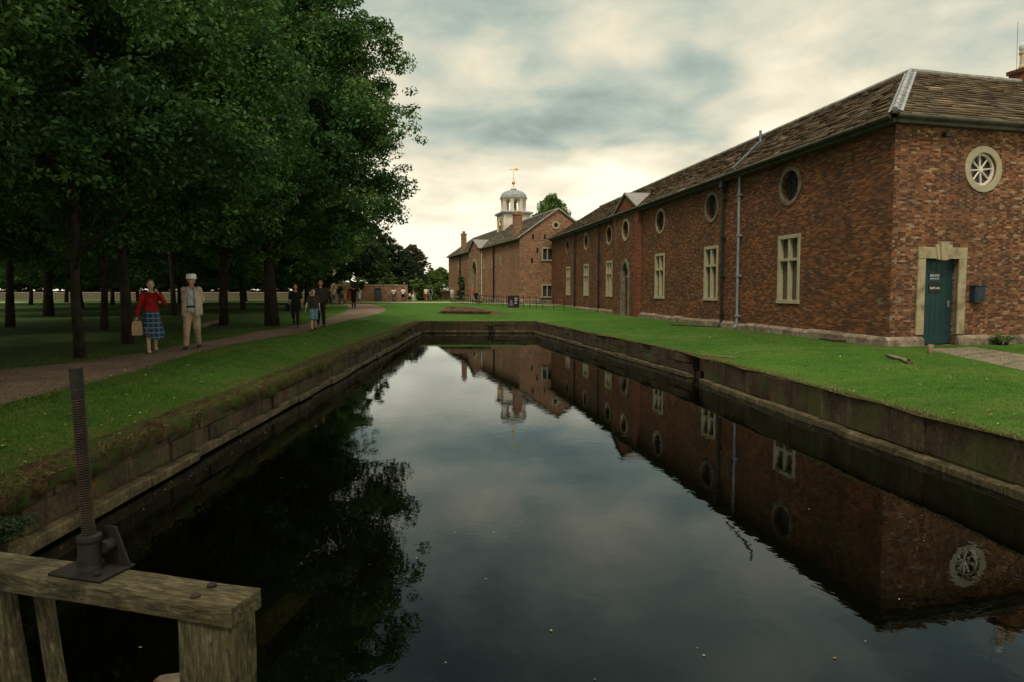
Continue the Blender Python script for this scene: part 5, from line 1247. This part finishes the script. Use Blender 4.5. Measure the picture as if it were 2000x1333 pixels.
# ------------------------------------------------------------------ people
def cmat(name, c, rough=.85):
    if name in MATS: return name
    flat(name, c, rough, .2); return name
cmat('skin', (.42, .23, .16), .6); cmat('skin_pale', (.50, .31, .23), .6)
m, n = newmat('plaid'); v = objco(n); s = n('ShaderNodeSeparateXYZ', {0: v})
px_ = n.m('FRACT', n.m('MULTIPLY', s.outputs[0], 9.0)); pz_ = n.m('FRACT', n.m('MULTIPLY', s.outputs[2], 9.0)); 
l1_ = n.m('LESS_THAN', px_, .33); l2_ = n.m('LESS_THAN', pz_, .33); l3_ = n.m('LESS_THAN', n.m('FRACT', n.m('MULTIPLY', s.outputs[2], 18.0)), .14)
base = n.mix(n.m('MULTIPLY', l1_, .6), (.02, .04, .075), (.11, .16, .22)); base = n.mix(n.m('MULTIPLY', l2_, .6), base, (.16, .22, .27)); base = n.mix(n.m('MULTIPLY', l3_, .7), base, (.012, .02, .045))
finish(m, n, base, .9, .1)
m, n = newmat('camo'); v = objco(n); finish(m, n, n.ramp(n.noise(v, 22, 3, .5), [(.40, (.015, .02, .018)), (.5, (.045, .05, .04)), (.6, (.10, .10, .08))], 'CONSTANT'), .9, .1)
m, n = newmat('shorts_print'); v = objco(n); finish(m, n, n.ramp(n.noise(v, 26, 3, .6), [(.40, (.03, .09, .12)), (.5, (.08, .21, .26)), (.62, (.25, .36, .38))], 'LINEAR'), .9, .1)
PZ = Vector
def ik(a, b, l1, l2, pole):
    a, b = Vector(a), Vector(b); d = b - a; L = min(d.length, (l1 + l2) * .999); dn = d.normalized(); b = a + dn * L
    x = (l1 * l1 - l2 * l2 + L * L) / (2 * L); h = math.sqrt(max(0, l1 * l1 - x * x)); p = Vector(pole); p = (p - dn * p.dot(dn)).normalized()
    return a + dn * x + p * h, b
class Body(MB):
    def cap(s, a, b, ra, rb, n=10):
        a, b = Vector(a), Vector(b); s.tube([a, a.lerp(b, .5), b], [ra, (ra + rb) / 2, rb], n); s.ell(a, (ra, ra, ra), 8); s.ell(b, (rb, rb, rb), 8)
    def loft(s, secs, n=18):       # (centre, rx, ry)
        vs = []
        for c, rx_, ry_ in secs:
            for k in range(n): th = 2 * math.pi * k / n; vs.append(Vector(c) + Vector((rx_ * math.cos(th), ry_ * math.sin(th), 0)))
        fs = [[i * n + k, i * n + (k + 1) % n, (i + 1) * n + (k + 1) % n, (i + 1) * n + k] for i in range(len(secs) - 1) for k in range(n)]
        fs += [list(range(n))[::-1], [(len(secs) - 1) * n + k for k in range(n)]]; s.add(vs, fs)
def remeshed(mbx, name, mat, parent, vox, sc, smooth=4, prewrinkle=0):
    mbx.v = [tuple(Vector(p) * sc) for p in mbx.v]
    o = MB.build(mbx, name, mat, None, smooth=False)
    rm = o.modifiers.new('r', 'REMESH'); rm.mode = 'VOXEL'; rm.voxel_size = vox; rm.use_smooth_shade = True
    sm = o.modifiers.new('s', 'SMOOTH'); sm.factor = .5; sm.iterations = smooth
    dg = bpy.context.evaluated_depsgraph_get(); me = bpy.data.meshes.new_from_object(o.evaluated_get(dg)); o.modifiers.clear()
    me.name = name
    if name in ('shirt', 'trousers', 'dress', 'sleeves', 'shorts'):
        from mathutils import noise as mn
        for v_ in me.vertices:
            q_ = v_.co; d_ = mn.noise((q_.x * 11, q_.y * 11, q_.z * 5)) * .010 + mn.noise((q_.x * 26, q_.y * 26, q_.z * 14 + 5)) * .005; v_.co = q_ + v_.normal * d_
    me.materials.clear(); me.materials.append(M(mat)); me.polygons.foreach_set('use_smooth', [True] * len(me.polygons)); o.data = me
    o.parent = parent; o.location = (0, 0, 0); return o
def person(loc, rz, height, label, top=(.5, .5, .5), bottom=(.1, .1, .1), bkind='trousers', sleeves='long', hair=(.05, .03, .02), hairlen=0, shoes=(.02, .02, .02), sockless=False,
           lf=(-.22, 0), rf=(.24, .06), lh=None, rh=None, lpole=(.3, 1, -.2), rpole=(-.3, 1, -.2), vox=.014, topmat=None, botmat=None, build=1.0, extra=None, group=None, female=False, skin='skin', headturn=0, jacket=None, hat=None):
    """local axes: faces -Y, left hand is +X. lf / rf: foot y and lift. lh / rh: hand positions"""
    root = empty('person', loc, label, 'person', group, rz); sc = height / 1.75; bw = build
    hipx = .085; zh = .93
    hips = {1: Vector((hipx, 0, zh)), -1: Vector((-hipx, 0, zh))}
    feet = {1: Vector((hipx + .01, lf[0], .085 + lf[1])), -1: Vector((-hipx - .01, rf[0], .085 + rf[1]))}
    knees = {}
    for s_ in (1, -1): knees[s_], feet[s_] = ik(hips[s_], feet[s_], .44, .43, (0, -1, 0))
    sh = {1: Vector((.175 * bw, 0, 1.415)), -1: Vector((-.175 * bw, 0, 1.415))}
    hd = {1: Vector(lh or (.27, -.05, .83)), -1: Vector(rh or (-.27, .08, .84))}
    el_ = {}
    for s_, pl2 in ((1, lpole), (-1, rpole)): el_[s_], hd[s_] = ik(sh[s_], hd[s_], .29, .27, pl2)
    B = Body()
    B.loft([((0, 0, .86), .12, .09), ((0, 0, .93), .150 * bw, .10), ((0, 0, 1.02), .138 * bw, .095), ((0, 0, 1.12), .122 * bw, .088), ((0, 0, 1.25), .145 * bw, .10), ((0, .005, 1.37), .160 * bw, .10), ((0, .01, 1.44), .11, .075), ((0, .01, 1.48), .06, .06)])
    B.cap((0, .012, 1.42), (0, -.005, 1.54), .058, .053)
    hc = Vector((0, -.012, 1.640)); B.ell(hc + Vector((0, .015, .02)), (.076, .093, .10)); B.ell(hc + Vector((0, -.03, -.045)), (.056, .062, .068)); B.ell(hc + Vector((0, -.098, -.012)), (.014, .022, .024), 8); B.ell(hc + Vector((0, -.065, -.085)), (.03, .025, .022), 8)
    for s_ in (1, -1): B.ell(hc + Vector((.078 * s_, .01, -.01)), (.012, .02, .03), 8); B.ell(hc + Vector((.03 * s_, -.075, .02)), (.02, .012, .01), 6)
    for s_ in (1, -1):
        B.cap(hips[s_] - Vector((0, 0, .03)), knees[s_], .085, .055); B.cap(knees[s_], feet[s_].lerp(knees[s_], .0), .052, .036); B.ell(knees[s_].lerp(feet[s_], .32) + Vector((0, .015, 0)), (.05, .055, .10), 8)
        B.cap(feet[s_] + Vector((0, .03, -.045)), feet[s_] + Vector((0, -.13, -.055)), .034, .028)
        B.cap(sh[s_] - Vector((.02 * s_, 0, .0)), el_[s_], .050 * bw, .038); B.cap(el_[s_], hd[s_], .037, .025)
        fd_ = (hd[s_] - el_[s_]).normalized(); side = fd_.cross(Vector((s_, 0, 0))).normalized() if abs(fd_.x) < .9 else Vector((0, 0, 1)); thick = fd_.cross(side).normalized()
        pc = hd[s_] + fd_ * .05; Mh = Matrix((side, thick, fd_)).transposed(); B.ell(pc, (.042, .018, .055), 8, Mh)
        for fi in range(4):
            b_0 = pc + fd_ * .035 + side * (-.030 + .020 * fi); ln = (.055, .072, .078, .068)[fi]; k1 = b_0 + fd_ * ln * .55 + thick * .004 * s_; k2 = k1 + fd_ * ln * .45 + thick * -.018 * s_
            B.tube([b_0, k1, k2], [.0105, .0098, .0085], 6)
        B.tube([pc - fd_ * .02 + side * .03, pc + fd_ * .012 + side * .055, pc + fd_ * .045 + side * .058], [.013, .0115, .0095], 6)
    remeshed(B, 'body', skin, root, min(vox, .0125), sc, 2)
    # eyes, mouth
    mb = MB()
    for s_ in (1, -1): mb.ell((hc + Vector((.030 * s_, -.088, .012))) * sc, (.009, .006, .006), 6)
    mb.v = [tuple(Vector(p) + Vector(loc)) for p in mb.v]; mb.build('eyes', cmat('eye_dark', (.02, .015, .012)), root)
    mb = MB(); mb.ell((hc + Vector((0, -.089, -.055))) * sc, (.020, .006, .006), 6); mb.v = [tuple(Vector(p) + Vector(loc)) for p in mb.v]; mb.build('mouth', cmat('lips', (.25, .08, .07)), root)
    # clothes
    if bkind in ('trousers', 'leggings', 'shorts'):
        T = Body(); ex = {'trousers': .024, 'leggings': .010, 'shorts': .032}[bkind]
        T.loft([((0, 0, .80), .10, .08), ((0, 0, .86), .152 * bw + ex * .5, .112 + ex * .3), ((0, 0, .95), .158 * bw + ex * .3, .11 + ex * .3), ((0, 0, 1.06), .142 * bw + .008, .104)])
        for s_ in (1, -1):
            T.cap(hips[s_] - Vector((0, 0, .04)), knees[s_], .092 + ex * .5, .058 + ex)
            if bkind != 'shorts': e_ = feet[s_].lerp(knees[s_], .07); T.cap(knees[s_], e_, .056 + ex, .040 + ex * .8)
        bm_ = botmat or cmat('cloth_%03d_%03d_%03d' % tuple(int(c * 255) for c in bottom), bottom)
        remeshed(T, {'trousers': 'trousers', 'leggings': 'leggings', 'shorts': 'shorts'}[bkind], bm_, root, vox, sc)
    elif bkind == 'skirt':
        zl = .36; n_ = 48; vs = []; rows = 12; hy = (lf[0] + rf[0]) * .5
        for i in range(rows + 1):
            t = i / rows; z = 1.02 + (zl - 1.02) * t
            for k in range(n_):
                th = 2 * math.pi * k / n_; fold = 1 + .07 * t * math.sin(9 * th + 1) + .03 * t * math.sin(17 * th)
                vs.append(Vector(((.145 * bw + .085 * t ** .8) * math.cos(th) * fold + .03 * t, (.11 + .16 * t ** 1.2) * math.sin(th) * fold + hy * .5 * t, z + (.04 * math.sin(2 * th + 1)) * t)) * sc + Vector(loc))
        mb = MB(); mb.add(vs, [[i * n_ + k, i * n_ + (k + 1) % n_, (i + 1) * n_ + (k + 1) % n_, (i + 1) * n_ + k] for i in range(rows) for k in range(n_)])
        o = mb.build('skirt', botmat or cmat('cloth_s', bottom), root, smooth=True); sf = o.modifiers.new('s', 'SOLIDIFY'); sf.thickness = .006
    S = Body(); zb_ = .90 if bkind != 'skirt' else .98
    if bkind == 'dress': zb_ = .55
    if bkind == 'dress': S.loft([((0, 0, .52), .20, .16), ((0, 0, .7), .18, .14), ((0, 0, .93), .162 * bw, .122), ((0, 0, 1.06), .14 * bw, .108), ((0, 0, 1.25), .158 * bw, .116), ((0, .005, 1.38), .172 * bw, .112), ((0, .01, 1.455), .10, .07)])
    else: S.loft([((0, 0, zb_), .166 * bw, .125), ((0, 0, zb_ + .06), .166 * bw, .124), ((0, 0, 1.10), .148 * bw, .112), ((0, 0, 1.26), .164 * bw, .120), ((0, .005, 1.38), .176 * bw, .112), ((0, .01, 1.455), .105, .072), ((0, .01, 1.475), .07, .06)])
    if female: S.ell((.065, -.085, 1.28), (.065, .05, .06)); S.ell((-.065, -.085, 1.28), (.065, .05, .06))
    for s_ in (1, -1):
        if sleeves == 'none': continue
        if sleeves == 'long': S.cap(sh[s_] - Vector((.02 * s_, 0, 0)), el_[s_], .066 * bw, .056); S.cap(el_[s_], hd[s_].lerp(el_[s_], .06), .054, .040)
        else: S.cap(sh[s_] - Vector((.02 * s_, 0, 0)), sh[s_].lerp(el_[s_], .72), .066 * bw, .060)
    tm_ = topmat or cmat('cloth_%03d_%03d_%03d' % tuple(int(c * 255) for c in top), top)
    remeshed(S, 'dress' if bkind == 'dress' else 'shirt', tm_, root, vox, sc)
    for s_ in (1, -1):
        Fb = Body(); f_ = feet[s_]; Fb.cap(f_ + Vector((0, .035, -.04)), f_ + Vector((0, -.12, -.05)), .046, .038); Fb.ell(f_ + Vector((0, -.14, -.055)), (.042, .05, .028), 8)
        sm_ = cmat('shoe_%03d_%03d_%03d' % tuple(int(c * 255) for c in shoes), shoes); so = remeshed(Fb, 'shoe', sm_, root, .013, sc, 2)
        mb = MB(); mb.box((f_ + Vector((0, -.055, -.078))) * sc + Vector(loc), (.085 * sc, .27 * sc, .016 * sc)); mb.build('sole', cmat('sole_pale', (.45, .43, .4)), so, bevel=.005)
    if hair is not None:
        Hh = Body(); Hh.ell(hc + Vector((0, .032, .045)), (.087, .095, .086)); Hh.ell(hc + Vector((0, .055, -.005)), (.082, .07, .09))
        if hairlen: Hh.ell(hc + Vector((0, .065, -.08 - hairlen * .3)), (.085, .05, .08 + hairlen * .5)); [Hh.cap(hc + Vector((.07 * s2, .02, .0)), hc + Vector((.075 * s2, .02, -.06 - hairlen * .5)), .03, .025) for s2 in (1, -1)]
        remeshed(Hh, 'hair', cmat('hair_%03d_%03d_%03d' % tuple(int(c * 255) for c in hair), hair), root, .014, sc, 2)
    J = dict(hc=hc, hd=hd, el=el_, sh=sh, feet=feet, sc=sc, root=root, loc=Vector(loc), bw=bw, knees=knees)
    return J
def pbuild(J, mb, name, mat, parent=None, **k):
    mb.v = [tuple(Vector(p) * J['sc'] + J['loc']) for p in mb.v]; return mb.build(name, mat, parent or J['root'], **k)
def gp(px, py, dz=0.0): g_ = G(px, py, 1.136); return (g_.x, g_.y, 1.136 + dz)
def toward(loc): return math.atan2(-loc[0], loc[1])    # unused helper kept simple
FACE = lambda loc, extra=0.0: math.atan2(loc[0], -loc[1]) + math.pi + extra if False else math.atan2(-loc[0], loc[1]) * -1 * -1 + extra
def face_cam(loc, extra=0.0):    # local -Y towards the camera
    return math.atan2(loc[1], loc[0]) - math.pi / 2 + extra
# woman in red
l = gp(298, 688); J = person(l, face_cam(l, .10), 1.68, 'woman in a red jumper and blue plaid skirt walking along the path', top=(.25, .010, .008), bkind='skirt', botmat='plaid', hair=(.16, .10, .065), shoes=(.45, .38, .28),
    lf=(.22, .03), rf=(-.22, 0), lh=(.15, -.15, 1.42), lpole=(.55, -.1, -1), rh=(-.32, -.02, .86), rpole=(-.6, .8, 0), build=1.06, female=True, skin='skin_pale', vox=.013)
mb = Body(); mb.cap((-.10, -.10, 1.44), (-.03, -.13, 1.36), .016, .012); mb.cap((.10, -.10, 1.44), (.03, -.13, 1.36), .016, .012); pbuild(J, mb, 'collar', 'cloth_063_002_002', smooth=True)
# paper bag carried in her right hand
hp = (J['hd'][-1] * J['sc']); Rz = Matrix.Rotation(J['root'].rotation_euler.z, 3, 'Z'); hw = J['loc'] + Rz @ (hp + Vector((0, 0, -.07)))
mb = MB(); w, h, d = .105, .30, .06; rx_ = Rz
def bagpt(x, y, z): return hw + Rz @ Vector((x, y, z))
vs = [bagpt(sx * w * k, sy * d * k2, z) for z, k, k2 in ((-.36, 1, 1), (-.2, 1.03, 1.1), (-.07, .9, .7), (-.03, .75, .3)) for sx, sy in ((-1, -1), (1, -1), (1, 1), (-1, 1))]
fs = [[3, 2, 1, 0]] + [[i * 4 + k, i * 4 + (k + 1) % 4, (i + 1) * 4 + (k + 1) % 4, (i + 1) * 4 + k] for i in range(3) for k in range(4)]
mb.add(vs, fs); bag = mb.build('paper_bag', cmat('kraft', (.36, .25, .14)), origin=hw); tag(bag, 'brown paper bag hanging from the hand of the woman in red', 'bag')
mb = MB(); mb.tube([bagpt(-.05, 0, -.04), bagpt(-.035, 0, .03), bagpt(.035, 0, .03), bagpt(.05, 0, -.04)], .006, 5); mb.build('handle', 'kraft', bag)
# man with white hat
l = gp(377, 682); J = person(l, face_cam(l, -.22), 1.80, 'elderly man in a white hat, beige jacket and khaki trousers with hands behind his back', top=(.42, .46, .47), bottom=(.34, .25, .165), hair=(.5, .48, .42), shoes=(.02, .025, .04),
    lf=(.22, .02), rf=(-.24, 0), lh=(.05, .20, .95), rh=(-.05, .21, .96), lpole=(1, .6, 0), rpole=(-1, .6, 0), vox=.013)
Jk = Body()   # open jacket: back shell, two front panels, sleeves
n_ = 40; rows = 12; vs = []
for i in range(rows + 1):
    t = i / rows; z = 1.47 - .66 * t
    rx2 = (.10 + .095 * min(1, t * 5)) + .025 * t; ry2 = (.075 + .055 * min(1, t * 4)) + .03 * t; gapw = .55 + .35 * t * (1 - .3 * t)
    for k in range(n_ + 1):
        th = -math.pi / 2 + gapw / 1.5 + (2 * math.pi - 2 * gapw / 1.5) * k / n_; f_ = 1 + .03 * math.sin(7 * th) * t
        vs.append(Vector((rx2 * math.cos(th) * f_, ry2 * math.sin(th) * f_ + .005, z - (.03 if k < 3 or k > n_ - 3 else 0) * t)))
Jk2 = MB(); Jk2.add(vs, [[i * (n_ + 1) + k, i * (n_ + 1) + k + 1, (i + 1) * (n_ + 1) + k + 1, (i + 1) * (n_ + 1) + k] for i in range(rows) for k in range(n_)])
jo = pbuild(J, Jk2, 'jacket', cmat('jacket_beige', (.42, .34, .255)), smooth=True); sf = jo.modifiers.new('s', 'SOLIDIFY'); sf.thickness = .016
Js = Body()
for s_ in (1, -1): Js.cap(J['sh'][s_] - Vector((.02 * s_, 0, -.005)), J['el'][s_], .083, .068); Js.cap(J['el'][s_], J['hd'][s_].lerp(J['el'][s_], .1), .066, .05)
Js.v = Js.v; remeshed(Js, 'sleeves', 'jacket_beige', J['root'], .013, J['sc'])
mb = Body(); mb.tube([(.06, -.03, 1.50), (.085, -.085, 1.46), (.085, -.125, 1.36)], [.014, .020, .006], 6); mb.tube([(-.06, -.03, 1.50), (-.085, -.085, 1.46), (-.085, -.125, 1.36)], [.014, .020, .006], 6); pbuild(J, mb, 'collar', 'jacket_beige', smooth=True)
mb = MB(); mb.lathe([(.172, .995), (.174, 1.0), (.174, 1.035), (.172, 1.04)], Vector((0, 0, 0)), 24, Matrix.Diagonal((1, .76, 1))); pbuild(J, mb, 'belt', cmat('belt_black', (.01, .01, .01)))
hc = J['hc']; mb = MB(); mb.lathe([(.128, .040), (.130, .048), (.112, .060), (.107, .135), (.097, .155), (.04, .162)], hc + Vector((0, .022, .0)), 24, Matrix.Diagonal((1, 1.18, 1))); pbuild(J, mb, 'hat', cmat('hat_white', (.75, .72, .66)), smooth=True)
# walkers
l = gp(578, 641); J = person(l, face_cam(l, -.1), 1.66, 'woman in a black top and leggings walking with the boy', top=(.010, .010, .012), bottom=(.008, .008, .010), bkind='leggings', sleeves='short', hair=(.10, .035, .02), hairlen=.25, shoes=(.04, .035, .03), lf=(-.2, 0), rf=(.26, .1), female=True, skin='skin', build=1.12)
mb = MB(); mb.ell((-.30, .02, .82), (.10, .06, .16), 10); mb.tube([(-.30, .02, .95), (-.2, 0, 1.2), (-.15, 0, 1.45)], .01, 5); pbuild(J, mb, 'shoulder_bag', 'belt_black')
l = gp(613, 646); J = person(l, face_cam(l, .1), 1.48, 'boy in a dark camouflage t-shirt and blue patterned shorts', topmat='camo', botmat='shorts_print', bkind='shorts', sleeves='short', hair=(.03, .018, .012), shoes=(.04, .025, .02), lf=(.2, .05), rf=(-.2, 0), build=1.12, lh=(.27, .1, .85), rh=(-.34, -.15, .88), skin='skin_pale')
l = gp(627, 638); J = person(l, face_cam(l, .05), 1.84, 'tall man in a dark open jacket walking behind the boy', top=(.03, .035, .032), bottom=(.012, .010, .010), hair=(.025, .018, .012), shoes=(.05, .05, .05), lf=(-.2, 0), rf=(.2, .05), build=1.1)
mb = Body(); [mb.loft([((s2 * .13, -.075, .86), .06, .03), ((s2 * .135, -.08, 1.1), .055, .03), ((s2 * .12, -.085, 1.3), .05, .03), ((s2 * .08, -.06, 1.46), .03, .03)]) for s2 in (1, -1)]; pbuild(J, mb, 'jacket_front', cmat('jkt_brown', (.05, .032, .024)), smooth=True)
l = gp(691, 603); person(l, face_cam(l, math.pi), 1.80, 'man all in black seen from behind, hands raised to his chest on the path', top=(.006, .006, .008), bottom=(.008, .008, .010), sleeves='short', hair=(.015, .012, .010), lf=(-.05, 0), rf=(.1, .02), lh=(.28, -.25, 1.25), rh=(-.28, -.25, 1.25), lpole=(1, .3, -.4), rpole=(-1, .3, -.4), build=1.3, vox=.02)
def fperson(px, py, h, label, back=False, **k):
    l = gp(px, py); k.setdefault('vox', .024); return person(l, face_cam(l, (math.pi if back else 0) + k.pop('turn', 0)), h, label, **k)
GRP = 'visitors in the far crowd'
fperson(641, 592.5, 1.65, 'visitor in a dark maroon top at the left of the far crowd', top=(.14, .03, .03), bottom=(.05, .03, .03), bkind='shorts', sleeves='short', group=GRP)
fperson(652, 593, 1.72, 'visitor in a cream t-shirt and teal shorts in the far crowd', top=(.62, .56, .42), bottom=(.05, .15, .15), bkind='shorts', sleeves='short', group=GRP)
fperson(646, 590.5, 1.6, 'visitor in a pink top half hidden in the far crowd', top=(.5, .26, .25), bottom=(.3, .2, .15), bkind='dress', sleeves='short', group=GRP, female=True)
J = fperson(662, 591, 1.78, 'visitor in a dark teal top pushing the pushchair in the far crowd', top=(.04, .09, .10), bottom=(.4, .34, .26), bkind='shorts', group=GRP, lh=(.2, -.3, 1.0), rh=(-.2, -.3, 1.0), build=1.15)
fperson(674, 592.5, 1.25, 'child in a yellow top in the far crowd', top=(.75, .52, .08), bottom=(.6, .45, .1), bkind='shorts', sleeves='short', group=GRP)
fperson(681.5, 592, 1.68, 'woman in a red dress beside the man in black', top=(.48, .02, .02), bkind='dress', sleeves='none', group=GRP, female=True, hair=(.06, .03, .02), hairlen=.2)
fperson(702, 593, 1.66, 'woman in a pale blue dress right of the man in black', top=(.50, .58, .64), bkind='dress', sleeves='short', group=GRP, female=True, hair=(.12, .06, .03), hairlen=.2, turn=.5)
fperson(634, 591, 1.7, 'visitor in a white shirt behind the tall walker', top=(.6, .6, .58), bottom=(.1, .1, .12), group=GRP)
fperson(769, 588.8, 1.7, 'person in a white top and grey trousers by the red garden wall', top=(.78, .72, .64), bottom=(.15, .14, .13), sleeves='short', lh=(.33, -.15, 1.1), rh=(-.33, -.15, 1.1), back=True)
fperson(787.5, 588.8, 1.74, 'person in a white t-shirt and black shorts at the end of the garden wall', top=(.8, .76, .7), bottom=(.015, .015, .015), bkind='shorts', sleeves='short', back=True)
fperson(800.5, 588.8, 1.15, 'small child in white top and dark trousers by the gateway', top=(.7, .6, .5), bottom=(.03, .03, .03), sleeves='short', back=True)
fperson(806.5, 588.8, 1.0, 'smallest child all in white by the gateway', top=(.8, .75, .68), bottom=(.75, .7, .62), back=True)
fperson(832, 588.6, 1.76, 'person in a white shirt and red shorts near the brown wall', top=(.78, .7, .62), bottom=(.48, .05, .03), bkind='shorts', sleeves='short', back=True)
J = fperson(841, 588.6, 1.74, 'person carrying a black backpack near the brown wall', top=(.32, .32, .32), bottom=(.17, .16, .15), back=True)
mb = MB(); mb.ell((0, .17, 1.25), (.17, .11, .26), 10); pbuild(J, mb, 'backpack', 'belt_black')
fperson(883, 589.2, 1.7, 'person in pale clothes by the left corner of the far block', top=(.62, .55, .45), bottom=(.55, .45, .32), bkind='shorts', sleeves='short')
fperson(924, 590.8, 1.7, 'person in a red top pushing a pushchair by the gateway', top=(.5, .05, .03), bottom=(.3, .3, .32), sleeves='short', turn=.5, lh=(.15, -.35, 1.05), rh=(-.15, -.35, 1.05))
def pushchair(loc, rz, label, mat):
    r = empty('pushchair', loc, label, 'pushchair', None, rz); L = Vector(loc)
    def bld(mb, n_, m_): mb.v = [tuple(Vector(p) + L) for p in mb.v]; return mb.build(n_, m_, r)
    mb = MB(); [mb.tube([(s_ * .24, .45, 1.0), (s_ * .24, .1, .55), (s_ * .24, -.35, .14)], .014, 6) for s_ in (-1, 1)]; [mb.tube([(s_ * .24, -.1, .5), (s_ * .24, .3, .12)], .014, 6) for s_ in (-1, 1)]; mb.tube([(-.24, .45, 1.0), (.24, .45, 1.0)], .018, 6); bld(mb, 'frame', 'black_iron')
    mb = MB(); mb.box((0, -.08, .45), (.42, .36, .08)); mb.box((0, .14, .72), (.42, .07, .55), Matrix.Rotation(-.3, 3, 'X')); bld(mb, 'seat', mat)
    mb = MB(); mb.ell((0, .05, .95), (.24, .30, .2), 8); bld(mb, 'hood', mat)
    for x, y in ((-.26, -.38), (.26, -.38), (-.26, .32), (.26, .32)): mb = MB(); mb.tube([(x - .02, y, .12), (x + .02, y, .12)], .12, 14); bld(mb, 'wheel', 'black_iron')
l = gp(668, 593.2); pushchair(l, face_cam(l, .2), 'grey and black pushchair in the far crowd', cmat('pram_grey', (.08, .09, .10)))
l = gp(930.5, 591.4); pushchair(l, face_cam(l, .9), 'black pushchair in front of the gateway', cmat('pram_black', (.012, .012, .014)))
for o in bpy.data.objects:
    if o.type == 'EMPTY' and o.parent is None and 'kind' not in o: pass
